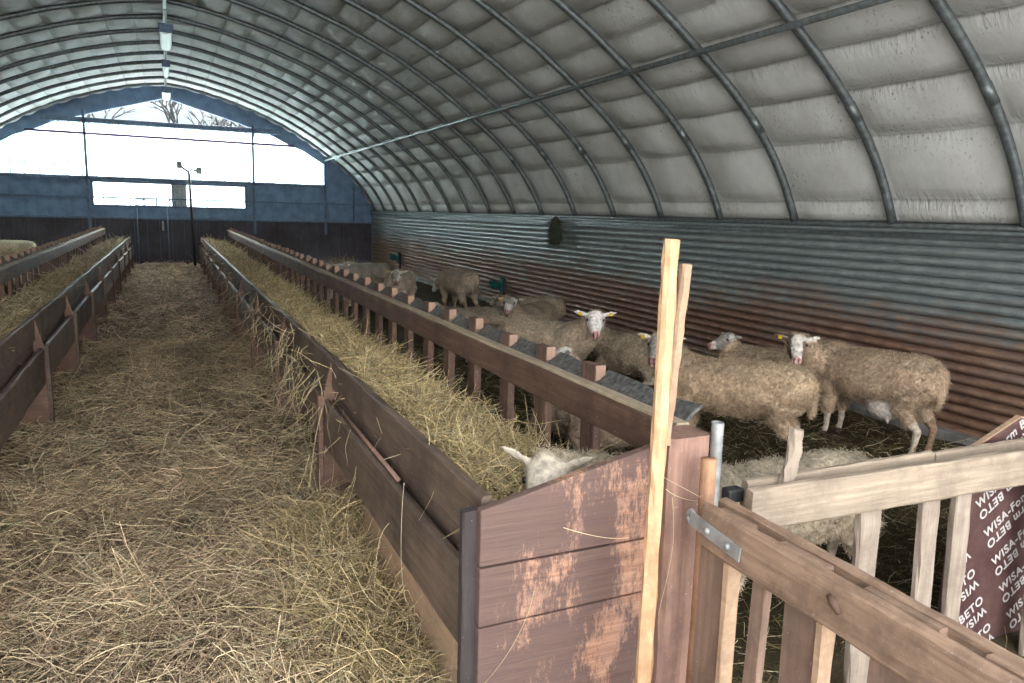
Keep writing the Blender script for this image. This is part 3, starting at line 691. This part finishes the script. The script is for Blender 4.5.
g2 = empty('wooden_gate', (2.7, 1.72, 0), 'grey weathered wooden gate crossing behind the brown gate', 'gate')
MB().plank((1.56, 1.70, .738), (4.1, 1.66, .735), .135, .032, n=24, jit=.002, rnd=.008).build('top_rail', W_greyX, g2)
MB().plank((1.60, 1.765, .722), (2.45, 1.775, .724), .17, .03, n=12, jit=.002, rnd=.007).build('back_rail', W_greyX, g2)
MB().plank((2.46, 1.775, .722), (3.02, 1.78, .722), .16, .03, n=10, jit=.002, rnd=.007).build('back_rail', W_greyX, g2)
for xa, w in ((2.13, .10), (2.43, .085), (2.60, .085), (3.1, .10), (3.5, .1)):
    MB().plank((xa + .02, 1.735, -.1), (xa - .02, 1.735, .77), w, .028, up=(1, 0, 0), n=10, jit=.003, rnd=.006).build('slat', W_greyZ, g2)
MB().box((1.525, 1.745, .745), (1.585, 1.785, .79)).build('end_block', M_blackp, g2, bevel=.008)
tag(MB().plank((1.70, 1.733, .50), (1.765, 1.733, .965), .048, .028, up=(1, 0, 0), n=14, jit=.005, rnd=.007).build('old_batten', W_greyZ), 'splintered grey batten sticking up between the rails of the grey gate', 'batten')

# ------------------------------------------------------------------ printed plywood sheet
def pl_mat():
    m, nt, b = newmat('brown_film_plywood')
    g = N(nt, 'ShaderNodeTexNoise', Scale=7.0, Detail=6.0, Roughness=.7); nt.links.new(coords(nt), g.inputs['Vector'])
    s = N(nt, 'ShaderNodeTexNoise', Scale=70.0, Detail=3.0); nt.links.new(coords(nt), s.inputs['Vector'])
    c = mixc(nt, ramp(nt, g.outputs[0], [(.4, 0), (.65, 1)]).outputs[0], (.060, .028, .028), (.11, .062, .055))
    c = mixc(nt, ramp(nt, s.outputs[0], [(.68, 0), (.74, .5)]).outputs[0], c, (.35, .31, .28))
    nt.links.new(c, b.inputs['Base Color']); b.inputs['Roughness'].default_value = .4; return m
PLY = [(2.69, -.25), (2.705, .735), (2.73, .752), (3.02, .868), (3.05, .86), (3.75, .50), (3.75, -.25)]
YP = 1.83
ps = empty('plywood_sheet', (3.1, YP, .2), 'dark brown film-faced plywood offcut with white print, behind the grey gate', 'plywood sheet')
MB().prism(PLY, 'y', YP, YP + .018).build('face', pl_mat(), ps)
edge = MB()
for a, b in zip(PLY[1:5], PLY[2:6]):
    edge.prism([a, b, (b[0] + .004, b[1] + .006), (a[0] - .004, a[1] + .006)], 'y', YP - .0015, YP + .020)
edge.build('sawn_edge', W_pale, ps)
M_print, _nt, _b = newmat('white_print'); _b.inputs['Base Color'].default_value = (.46, .44, .43, 1); _b.inputs['Roughness'].default_value = .6
TXT = 'WISA-Form BETO'
def letters(px, pz, ang, flip):
    cu = bpy.data.curves.new('print', 'FONT'); cu.body = TXT; cu.size = .055; cu.offset = .0013; cu.space_character = 1.12
    cu.align_x = 'LEFT'; cu.extrude = .0004
    t = bpy.data.objects.new('t', cu); link(t)
    dg = bpy.context.evaluated_depsgraph_get(); me = bpy.data.meshes.new_from_object(t.evaluated_get(dg)); bpy.data.objects.remove(t)
    co = np.array([v.co[:] for v in me.vertices]); W = co[:, 0].max()
    u = co[:, 0]; w = co[:, 1]
    if flip: u = W - u; w = .038 - w
    X = px + u * math.cos(ang) - w * math.sin(ang); Z = pz + u * math.sin(ang) + w * math.cos(ang)
    # keep what lies on the sheet
    bm = bmesh.new(); bm.from_mesh(me)
    bm.verts.ensure_lookup_table(); off = root_offset(ps)
    for i, v in enumerate(bm.verts): v.co = Vector((X[i] - off.x, (YP - .0008 - (.0004 if co[i, 2] > 0 else -.0004)) - off.y, Z[i] - off.z))
    def cut(pt, no):
        bmesh.ops.bisect_plane(bm, geom=bm.verts[:] + bm.edges[:] + bm.faces[:], plane_co=Vector((pt[0] - off.x, 0, pt[1] - off.z)), plane_no=Vector(no), clear_outer=True)
    cut((2.703, 0), (-1, 0, 0)); cut((3.745, 0), (1, 0, 0))
    d = Vector((.29, 0, .116)).normalized(); cut((2.73, .746), (-d.z, 0, d.x)); d2 = Vector((.70, 0, -.36)).normalized(); cut((3.05, .853), (-d2.z, 0, d2.x)); cut((0, -.2), (0, 0, -1))
    if len(bm.faces) == 0: bm.free(); return
    m2 = bpy.data.meshes.new('printed_word'); bm.to_mesh(m2); bm.free(); m2.materials.append(M_print)
    o = bpy.data.objects.new('printed_word', m2); link(o); o.parent = ps
ANG = math.radians(32)
for col_ in (-1, 0, 1):
    for k in range(-5, 10):
        bx = 2.905 + k * .072 + col_ * .50; bz = .385 - k * .131 + col_ * .262
        if 2.0 < bx < 3.8 and -.6 < bz < 1.0:
            letters(bx, bz, ANG, False); letters(bx + .030, bz - .052, ANG, True)

# ------------------------------------------------------------------ sheep
def loft(mb, secs, n=16):
    """secs: (centre, right vector*rx, up vector*ry)"""
    vs = []; fs = []
    for c, a, b in secs:
        for k in range(n):
            t = 2 * math.pi * k / n; vs.append(c + a * math.cos(t) + b * math.sin(t))
    for i in range(len(secs) - 1):
        for k in range(n):
            p = i * n + k; q = i * n + (k + 1) % n; fs.append((p, q, q + n, p + n))
    fs.append(tuple(range(n - 1, -1, -1))); fs.append(tuple((len(secs) - 1) * n + k for k in range(n)))
    mb.add(vs, fs)
def V3(*a): return Vector(a)
def sheep(loc, heading, label, group, lying=False, sx=1.0, sy=1.0, sz=1.0, head_at=None, look=(1, 0, -.3), wool=(.36, .285, .20), face=(.66, .62, .56), patch=None,
          udder=False, tufts=3000, tuft_len=.017, voxel=.016, tags=True, bald_legs=True, tail=True, seed=0, droop=0.0, tint_top=.85):
    wool = (wool[0] * 1.32, wool[1] * 1.25, wool[2] * 1.25) if max(wool) < .45 else wool
    rn = random.Random(seed); root = empty('sheep', loc, label, 'sheep', group, rz=math.radians(heading))
    dz = -.27 if lying else 0
    mb = MB(); prim = []       # (kind, a, b, ra, rb)
    tor = [(-.50, .57, .05, .05), (-.48, .565, .12, .115), (-.42, .55, .18, .165), (-.31, .535, .212, .195), (-.12, .515, .228, .212), (.08, .51, .226, .205), (.25, .52, .21, .185), (.36, .54, .175, .15), (.43, .56, .12, .11), (.47, .57, .05, .05)]
    tor = [(x, z + (0 if lying else .022), hz * (1 if lying else .88), hy * (1 if lying else .93)) for x, z, hz, hy in tor]
    hz_l = .93 if lying else 1
    secs = []
    for x, z, hz, hy in tor:
        zz = (z + dz) * sz; secs.append((V3(x * sx, 0, zz), V3(0, hy * sy * (1.08 if lying else 1), 0), V3(0, 0, hz * sz * hz_l)))
    loft(mb, secs, 20)
    for a, b in zip(tor, tor[1:]): prim.append(('wool', V3(a[0] * sx, 0, (a[1] + dz) * sz), V3(b[0] * sx, 0, (b[1] + dz) * sz), min(a[2], a[3]) * sy, min(b[2], b[3]) * sy))
    if head_at is None: head_at = (.62, 0, .74 + dz)
    H = V3(*head_at); d = V3(*look).normalized(); up = V3(0, 0, 1); up = (up - d * up.dot(d)).normalized(); s = d.cross(up)
    # neck
    n0 = V3(.32 * sx, 0, (.57 + dz) * sz); back = H - d * .02 - up * .02; mid = (n0 + back) / 2 + V3(.02, 0, -.02)
    neck = [(n0, .165 * sy), (n0.lerp(mid, .55), .145), (mid, .122), (mid.lerp(back, .6), .098), (back, .078)]
    mb.tube([p for p, r in neck], [r for p, r in neck], 16)
    for a, b in zip(neck, neck[1:]): prim.append(('wool', a[0], b[0], a[1], b[1]))
    # head
    hs = [(-.055, .0, .035, .04), (-.035, .0, .06, .065), (0, .0, .068, .078), (.04, -.002, .067, .08), (.085, -.008, .056, .070), (.13, -.016, .044, .055), (.17, -.022, .036, .045), (.205, -.026, .034, .040), (.228, -.028, .028, .033), (.240, -.03, .014, .016)]
    hs = [(t, o, a * 1.14, b * 1.06) for t, o, a, b in hs]; loft(mb, [(H + d * t + up * o, s * a, up * b) for t, o, a, b in hs], 16)
    for a, b in zip(hs, hs[1:]): prim.append(('face', H + d * a[0] + up * a[1], H + d * b[0] + up * b[1], a[2], b[2]))
    for sg in (-1, 1):                                        # ears
        e0 = H + d * .0 + up * .035 + s * sg * .05; ed = (s * sg + up * (.12 - droop) - d * .22).normalized(); wv = (up - ed * up.dot(ed)).normalized(); tv = ed.cross(wv)
        es = [(0, .014, .012), (.03, .022, .011), (.065, .029, .009), (.10, .024, .008), (.125, .012, .007), (.136, .005, .005)]
        loft(mb, [(e0 + ed * t, wv * a, tv * b) for t, a, b in es], 10)
        prim.append(('ear', e0 + ed * .02, e0 + ed * .13, .02, .012))
        if tags:
            tcn_ = e0 + ed * .075; q = MB(); pts = []
            nrm_ = tv if tv.dot(d) > 0 else -tv
            c0 = tcn_ + nrm_ * .011
            for a, b in ((-1, -1), (1, -1), (1, 1), (-1, 1)):
                pts.append(c0 + ed * .014 * a + wv * .016 * b)
            vs = pts + [p + nrm_ * .003 for p in pts]
            q.add(vs, [(0, 1, 2, 3), (7, 6, 5, 4), (0, 4, 5, 1), (1, 5, 6, 2), (2, 6, 7, 3), (3, 7, 4, 0)])
            if sg == 1 or tags == 2: q.build('ear_tag', M_yellow, root, world=False)
    for sg in (-1, 1):                                        # legs
        if not lying:
            fore = [(V3(.30 * sx, sg * .10, .46 * sz), .085, 'wool'), (V3(.275 * sx, sg * .095, .335 * sz), .046, 'wool'), (V3(.285 * sx, sg * .09, .20 * sz), .031, 'leg'), (V3(.282 * sx, sg * .088, .17 * sz), .027, 'leg'), (V3(.285 * sx, sg * .088, .07 * sz), .021, 'leg'), (V3(.30 * sx, sg * .09, .035), .026, 'hoof'), (V3(.312 * sx, sg * .09, .0), .03, 'hoof')]
            hind = [(V3(-.33 * sx, sg * .11, .47 * sz), .095, 'wool'), (V3(-.31 * sx, sg * .11, .36 * sz), .062, 'wool'), (V3(-.37 * sx, sg * .105, .27 * sz), .043, 'leg'), (V3(-.425 * sx, sg * .10, .215 * sz), .029, 'leg'), (V3(-.41 * sx, sg * .10, .10 * sz), .022, 'leg'), (V3(-.40 * sx, sg * .10, .035), .026, 'hoof'), (V3(-.385 * sx, sg * .10, 0), .03, 'hoof')]
            if patch == 'step': hind = [(p + V3(.06 * sg, 0, 0) * (1 - p.z / .5), r, k) for p, r, k in hind]
        else:
            fore = [(V3(.30 * sx, sg * .10, .20), .08, 'wool'), (V3(.40 * sx, sg * .13, .09), .045, 'leg'), (V3(.46 * sx, sg * .14, .05), .032, 'leg'), (V3(.36 * sx, sg * .16, .035), .023, 'leg'), (V3(.28 * sx, sg * .17, .03), .026, 'hoof')]
            hind = [(V3(-.30 * sx, sg * .12, .20), .12, 'wool'), (V3(-.16 * sx, sg * .20, .12), .07, 'wool'), (V3(-.28 * sx, sg * .23, .06), .035, 'leg'), (V3(-.40 * sx, sg * .23, .04), .027, 'leg'), (V3(-.26 * sx, sg * .26, .03), .022, 'leg'), (V3(-.20 * sx, sg * .27, .028), .026, 'hoof')]
        for ch in (fore, hind):
            mb.tube([p for p, r, k in ch], [r for p, r, k in ch], 12)
            for a, b in zip(ch, ch[1:]): prim.append((a[2], a[0], b[0], a[1], b[1]))
    if tail:
        tl = [(V3(-.44 * sx, 0, (.64 + dz) * sz), .035), (V3(-.49 * sx, 0, (.60 + dz) * sz), .03), (V3(-.505 * sx, .01, (.48 + dz) * sz), .022), (V3(-.49 * sx, .015, (.38 + dz * .5) * sz), .012)]
        mb.tube([p for p, r in tl], [r for p, r in tl], 10)
        for a, b in zip(tl, tl[1:]): prim.append(('wool', a[0], b[0], a[1], b[1]))
    if udder:
        c = V3(-.14 * sx, .03, .325 * sz)
        loft(mb, [(c + V3(x, 0, 0), V3(0, r, 0), V3(0, 0, r * .85)) for x, r in ((-.145, .02), (-.12, .07), (-.06, .11), (0, .12), (.07, .10), (.12, .06), (.15, .02))], 14)
        mb.tube([c + V3(-.06, .07, -.05), c + V3(-.07, .08, -.10)], [.018, .010], 8)
        prim.append(('udder', c - V3(.08, 0, 0), c + V3(.08, 0, 0), .12, .12))
    # fuse into one surface
    me = bpy.data.meshes.new('b'); me.from_pydata([tuple(v) for v in mb.v], [], mb.f)
    bm = bmesh.new(); bm.from_mesh(me); bmesh.ops.recalc_face_normals(bm, faces=bm.faces); bm.to_mesh(me); bm.free()
    t = bpy.data.objects.new('b', me); link(t)
    m = t.modifiers.new('r', 'REMESH'); m.mode = 'VOXEL'; m.voxel_size = voxel
    m = t.modifiers.new('s', 'SMOOTH'); m.factor = .5; m.iterations = 3 if voxel < .02 else 1
    dg = bpy.context.evaluated_depsgraph_get(); bme = bpy.data.meshes.new_from_object(t.evaluated_get(dg)); bpy.data.objects.remove(t)
    nv = len(bme.vertices); co = np.empty(nv * 3, np.float32); bme.vertices.foreach_get('co', co); co = co.reshape(-1, 3).astype(float)
    no = np.empty(nv * 3, np.float32); bme.vertices.foreach_get('normal', no); no = no.reshape(-1, 3).astype(float)
    best = np.full(nv, 1e9); kind = np.zeros(nv, int); names = ['wool', 'face', 'ear', 'leg', 'hoof', 'udder']
    for kn, a, b, ra, rb in prim:
        a_ = np.array(a); ab = np.array(b) - a_; tt = np.clip(((co - a_) @ ab) / max(ab @ ab, 1e-9), 0, 1)
        dd = np.linalg.norm(co - a_ - tt[:, None] * ab, axis=1) - (ra + (rb - ra) * tt) - (.008 if kn in ('ear', 'udder') else 0) + (.02 if kn == 'face' else 0)
        w = dd < best; best[w] = dd[w]; kind[w] = names.index(kn)
    Hn = np.array(H); tH = (co - Hn) @ np.array(d); uH = (co - Hn) @ np.array(up); sH = np.abs((co - Hn) @ np.array(s)); sHs = (co - Hn) @ np.array(s)
    kind[(kind == 1) & (tH < -.02)] = 0
    col = np.zeros((nv, 3)); pal = {0: wool, 1: face, 2: tuple(x * .95 for x in face), 3: (.50, .43, .34), 4: (.07, .055, .045), 5: (.68, .60, .54)}
    for k, c_ in pal.items(): col[kind == k] = c_
    # lumps of fleece pushed out of the surface
    wl_ = kind == 0
    disp = np.array([mnoise.noise(Vector(p) * 14 + Vector((seed, 0, 0))) * .010 + mnoise.noise(Vector(p) * 34) * .005 + mnoise.noise(Vector(p) * 5 + Vector((seed * 2, 0, 0))) * .012 for p in co]) if voxel < .03 else np.zeros(nv)
    co[wl_] += no[wl_] * (disp[wl_] + .004)[:, None]
    mott = np.array([mnoise.noise(Vector(p) * 6 + Vector((seed, 3, 0))) for p in co])
    col[wl_] *= (1 + .35 * mott[wl_])[:, None]
    topm = wl_ & (no[:, 2] > .55); col[topm] *= np.array([tint_top, tint_top * 1.03, tint_top * 1.04])
    low = (kind == 3) & (mott > .12); col[low] = (.26, .17, .11)
    nose = (kind == 1) & (tH > .205); col[nose] = (.60, .36, .33)
    nos2 = (kind == 1) & (tH > .218) & (sH > .010) & (sH < .022) & (uH > -.045); col[nos2] = (.10, .05, .05)
    mouth = (kind == 1) & (tH > .17) & (uH < -.052) & (uH > -.060); col[mouth] = (.2, .12, .11)
    if patch in ('brown', 'brownstep'):
        pm = (kind == 1) & (tH > .0) & (tH < .20) & (sH > .034 + .02 * mott) & (uH < .06); col[pm] = np.array((.20, .15, .115))
        em = (kind == 2) & (sHs > 0); col[em] = (.2, .15, .12)
    elif patch == 'grey':
        pm = (kind == 1) & (mott > .05); col[pm] *= .45
    else:
        em = (kind == 1) & (tH > .035) & (tH < .10) & (sH > .045) & (uH > .005) & (uH < .05); col[em] *= .7
    bme.vertices.foreach_set('co', co.astype(np.float32).ravel())
    at = bme.color_attributes.new('Col', 'FLOAT_COLOR', 'POINT'); cc = np.ones((nv, 4), np.float32); cc[:, :3] = np.clip(col, 0, 1); at.data.foreach_set('color', cc.ravel())
    bme.materials.clear(); bme.materials.append(M_wool); bme.polygons.foreach_set('use_smooth', np.ones(len(bme.polygons), bool)); bme.name = 'sheep_body'; bme.update()
    bo = bpy.data.objects.new('body', bme); link(bo); bo.parent = root
    for sg in (-1, 1):
        q = MB(); c = H + d * .062 + up * .026 + s * sg * .068
        ring = []
        q.tube([c - s * sg * .012, c - s * sg * .006, c + s * sg * .002, c + s * sg * .006], [.006, .012, .010, .004], 10)
        q.build('eye', M_eye, root, world=False)
    if tufts:
        wi = np.where(wl_ & (no[:, 2] > -.95))[0]; idx = rng.choice(wi, tufts)
        jitter = rng.normal(size=(tufts, 3)) * voxel * .6
        P = co[idx] + jitter - no[idx] * .006; D = no[idx] * .9 + rng.normal(size=(tufts, 3)) * .4 + np.array([-.1, 0, -.65])
        L = rng.uniform(.5, 1.3, tufts) * tuft_len; cc = col[idx] * rng.uniform(.75, 1.35, tufts)[:, None]
        fo = strands('fleece', P, D, L, rng.uniform(.0011, .0022, tufts) * (1.0 if voxel < .015 else 1.8), cc, None, sag=.4, seg=2, mat=M_fleece)
        fo.parent = root
    return root

def local_dir(heading, wx, wy, wz):
    a = math.radians(heading); return (wx * math.cos(a) + wy * math.sin(a), -wx * math.sin(a) + wy * math.cos(a), wz)
def local_pt(loc, heading, wx, wy, wz):
    x, y_, z_ = local_dir(heading, wx - loc[0], wy - loc[1], wz - loc[2]); return (x, y_, z_)
SG = 'ewes in the right-hand pen'
def ewe(loc, heading, head, look, label, **kw):
    return sheep(loc, heading, label, kw.pop('group', SG), head_at=local_pt(loc, heading, *head), look=local_dir(heading, *look), **kw)
ewe((4.66, 3.90, 0), 98, (4.34, 4.34, .69), (-.66, -.70, -.42), 'full-grown ewe standing by the corrugated wall with white udder and brown-blotched face', sx=1.0, sz=.95, patch='brown', udder=True, tufts=34000, voxel=.012, seed=1, tags=True)
ewe((3.45, 3.98, 0), 128, (3.10, 4.36, .74), (-.72, -.62, -.35), 'thick-fleeced ewe standing behind the long pale pole', sx=1.02, sz=.92, patch='grey', tufts=34000, voxel=.012, seed=2, wool=(.38, .30, .205))
ewe((4.98, 5.35, 0), 100, (4.86, 5.72, .47), (-.9, .1, -.12), 'ewe lying at the wall, only her grey face showing over another sheep', lying=True, patch='grey', tufts=5000, voxel=.014, seed=3)
ewe((3.03, 6.02, 0), -72, (3.19, 5.42, .77), (-.45, -.85, -.42), 'white-faced ewe with two ear tags looking straight at the camera', sx=1.0, sz=.92, tufts=24000, voxel=.012, seed=4, wool=(.37, .31, .23), face=(.80, .77, .72), tags=2)
ewe((4.25, 6.35, 0), 120, (3.95, 6.75, .50), (-.9, .3, -.1), 'dark-fleeced ewe lying just behind the white-faced one', lying=True, tufts=6000, voxel=.016, seed=5, wool=(.25, .21, .15))
ewe((2.62, 4.55, 0), 100, (2.74, 5.02, .56), (-.9, .5, -.35), 'brown ewe lying close to the trough in front of the white-faced one', lying=True, tufts=8000, voxel=.014, seed=6, wool=(.27, .215, .155))
ewe((2.28, 2.30, 0), 178, (1.15, 2.22, .735), (-.55, -.62, -.55), 'ewe feeding with her head through the barrier at the near end of the trough', sx=1.0, sz=.84, tufts=24000, voxel=.012, seed=7, wool=(.47, .39, .29), face=(.60, .53, .43), tags=False, droop=-.3)
ewe((4.30, 8.95, 0), 215, (3.85, 8.62, .52), (-.6, -.8, -.3), 'ewe lying with pale face turned to the camera, below the nearer green drinker', lying=True, tufts=3500, voxel=.02, seed=8, wool=(.26, .22, .16), patch='grey')
ewe((4.70, 9.85, 0), 160, (4.45, 10.35, .36), (-.3, 1, -.3), 'rounded back of a ewe lying right under the nearer green drinker', lying=True, tufts=3000, voxel=.02, seed=9, wool=(.27, .23, .17))
ewe((3.55, 8.95, 0), 170, (3.05, 9.1, .42), (-1, .2, -.2), 'low grey-brown ewe lying left of the one with a pale turned face', lying=True, tufts=3000, voxel=.02, seed=10, wool=(.24, .205, .15), sz=.95)
ewe((3.35, 7.55, 0), 165, (2.85, 7.7, .38), (-1, .2, -.25), 'flat dark ewe lying left of the white-faced ewe, nearest the trough', lying=True, tufts=3000, voxel=.02, seed=11, wool=(.20, .165, .12), sz=.92)
ewe((3.20, 11.35, 0), -118, (3.02, 10.85, .70), (-.35, -.9, -.45), 'ewe standing head-on with a white blaze down her face', tufts=4000, voxel=.02, seed=12, wool=(.42, .37, .29), patch='grey', sz=.95)
ewe((4.12, 11.25, 0), 98, (4.0, 11.85, .50), (-.2, .8, -.7), 'tall ewe standing rump to the camera beside the head-on one', tufts=4000, voxel=.02, seed=13, wool=(.29, .245, .185), sz=1.0)
ewe((3.15, 12.75, 0), 165, (2.62, 12.65, .55), (-1, -.2, -.35), 'brownish ewe lying with a dark face behind the standing pair', lying=True, tufts=2500, voxel=.022, seed=14, wool=(.33, .27, .20), patch='brown', sz=1.1)
ewe((3.05, 14.0, 0), 175, (2.6, 14.1, .45), (-1, 0, -.2), 'whitish sheep lying low behind the feed barrier', lying=True, tufts=2000, voxel=.024, seed=15, wool=(.55, .49, .40))
ewe((4.05, 16.9, 0), 190, (3.6, 16.8, .42), (-1, -.2, -.1), 'small pale sheep lying near the farther green drinker', lying=True, tufts=1500, voxel=.026, seed=16, wool=(.50, .44, .35))
ewe((3.30, 16.6, 0), -20, (2.72, 16.75, .62), (-.8, -.3, -.1), 'farthest whitish sheep lying with raised head by the end wall', lying=True, tufts=2000, voxel=.026, seed=17, wool=(.58, .52, .43)) if False else ewe((3.25, 16.7, 0), 165, (2.75, 16.9, .55), (-.95, -.2, -.05), 'farthest whitish sheep of the right pen, lying with raised head', lying=True, tufts=2000, voxel=.026, seed=17, wool=(.58, .52, .43))
LG = 'sheep in the left-hand pen'
ewe((-3.35, 21.2, 0), 10, (-2.95, 21.1, .40), (1, -.2, -.5), 'yellowish sheep standing at the left edge behind the left trough', group=LG, tufts=1500, voxel=.03, seed=18, wool=(.62, .52, .36), sz=.98)
ewe((-2.85, 17.4, 0), 190, (-3.25, 17.2, .50), (-.7, -.7, -.2), 'white sheep lying low in front of the yellowish one', group=LG, lying=True, tufts=1500, voxel=.03, seed=19, wool=(.66, .62, .55), sz=.95)

# ------------------------------------------------------------------ things on the walls and roof
def drinker(loc, label):
    x, y, z = loc; r = empty('water_drinker', loc, label, 'drinker', 'green drinkers on the corrugated wall')
    mb = MB(); ns = 14; secs = []
    for t, a in ((0, .05), (.03, .085), (.07, .11), (.10, .125), (.105, .115), (.05, .06)):
        secs.append((V3(x - .15, y, z - .05 + t), V3(a, 0, 0), V3(0, a * 1.2, 0)))
    loft(mb, secs, ns); mb.build('bowl', M_green, r)
    MB().plank((x - .03, y, z - .12), (x - .02, y, z + .16), .13, .03, up=(0, 1, 0), n=4).build('back_plate', M_green, r)
    MB().tube([(x - .12, y, z + .06), (x - .22, y, z + .09), (x - .27, y, z + .07)], [.02, .025, .012], 8).build('nose_lever', M_green, r)
    MB().tube([(x + .0, y - .09, -.02), (x - .0, y - .09, z + .12), (x - .03, y - .03, z + .14)], .025, 8).build('feed_pipe', M_blackp, r)
drinker((5.46, 12.6, .34), 'nearer green water bowl fixed to the corrugated wall'); drinker((5.46, 19.4, .42), 'farther green water bowl fixed to the corrugated wall')
mb = MB(); secs = []
for z, a, b in ((1.60, .02, .02), (1.55, .05, .08), (1.45, .07, .13), (1.33, .08, .14), (1.24, .07, .12), (1.18, .05, .08), (1.15, .02, .03)):
    o_ = random.uniform(-.02, .02); secs.append((V3(5.38 + o_, 10.45 + o_, z), V3(a, 0, 0), V3(0, b, 0)))
loft(mb, secs, 12); bg_ = mb.build('hanging_bundle', M_bag)
n = 260; a = rng.uniform(0, 6.28, n); z = rng.uniform(1.17, 1.55, n); P = np.stack([5.38 + .05 * np.cos(a), 10.45 + .11 * np.sin(a), z], 1); D = np.stack([np.cos(a), np.sin(a), rng.uniform(-1.2, .6, n)], 1)
fr = strands('fringe', P, D, rng.uniform(.04, .10, n), rng.uniform(.003, .006, n), np.tile(np.array([[.04, .045, .025]]), (n, 1)), bg_, seg=2)
tag(bg_, 'dark shaggy bundle hanging from the rail at the top of the corrugated wall', 'bundle')
M_diff, _nt, _b = newmat('frosted_diffuser'); _b.inputs['Base Color'].default_value = (.86, .88, .80, 1); _b.inputs['Roughness'].default_value = .35
for y0_, y1_, w, z_, lb in ((13.3, 14.75, .19, 4.23, 'nearest of the strip lamps under the ridge'), (16.8, 18.1, .13, 4.28, 'middle strip lamp under the ridge, narrower than its neighbours'), (19.9, 21.3, .2, 4.20, 'farthest strip lamp, hanging before the gable opening')):
    r = empty('strip_lamp', (XC, (y0_ + y1_) / 2, z_), lb, 'lamp', 'strip lamps under the ridge')
    MB().box((XC - w / 2, y0_, z_ + .03), (XC + w / 2, y1_, z_ + .09)).build('housing', M_beam, r, bevel=.01)
    mb = MB(); secs = [(V3(XC, y, z_ + .02), V3(w * .46, 0, 0), V3(0, 0, .07)) for y in (y0_ + .03, (y0_ + y1_) / 2, y1_ - .03)]; loft(mb, secs, 14); mb.build('diffuser', M_diff, r)
    for y in (y0_ + .15, y1_ - .15): MB().tube([(XC, y, z_ + .08), (XC, y, 4.60)], .008, 6).build('hanger', M_rib, r)
    MB().box((XC - w / 2 - .01, y0_ - .02, z_ - .03), (XC + w / 2 + .01, y0_ + .02, z_ + .10)).build('end_cap', M_beam, r, bevel=.008)
# floodlight stand in the far aisle
r = empty('lamp_stand', (.56, 21.3, 0), 'thin pole with two small floodlights standing before the gable window', 'lamp stand')
MB().tube([(.60, 21.3, 0), (.57, 21.3, 1.2), (.54, 21.3, 2.45)], [.035, .032, .03], 8).build('pole', M_blackp, r)
MB().tube([(.36, 21.3, 2.60), (.52, 21.3, 2.46), (.60, 21.3, 2.52), (.74, 21.3, 2.50)], .026, 6).build('cross_arm', M_blackp, r)
for x, z in ((.33, 2.62), (.78, 2.50)): MB().box((x - .07, 21.22, z - .08), (x + .06, 21.34, z + .09)).build('floodlight', metal('grey_lamp_body', (.25, .28, .28), .5, .2), r, bevel=.015)
# rail rack in front of the far wall
r = empty('metal_rack', (-.2, 21.6, 0), 'spidery metal rack standing before the low gable window', 'rack')
mb = MB()
for z in (1.60, 1.74): mb.tube([(-.72, 21.6, z), (.34, 21.6, z - .01)], .012, 6)
mb.build('rail', M_beam, r)
for x in (-.72, -.5, -.25, .0, .2, .34): MB().tube([(x, 21.6, 1.52), (x, 21.6, 1.74)], .012, 6).build('bar', M_beam, r)
for x in (-.70, .0): MB().tube([(x, 21.6, 0), (x, 21.6, 1.6)], .016, 6).build('leg', M_beam, r)
MB().box((-.14, 21.55, .98), (-.09, 21.6, 1.22)).build('grey_tube', M_steel, r, bevel=.01)
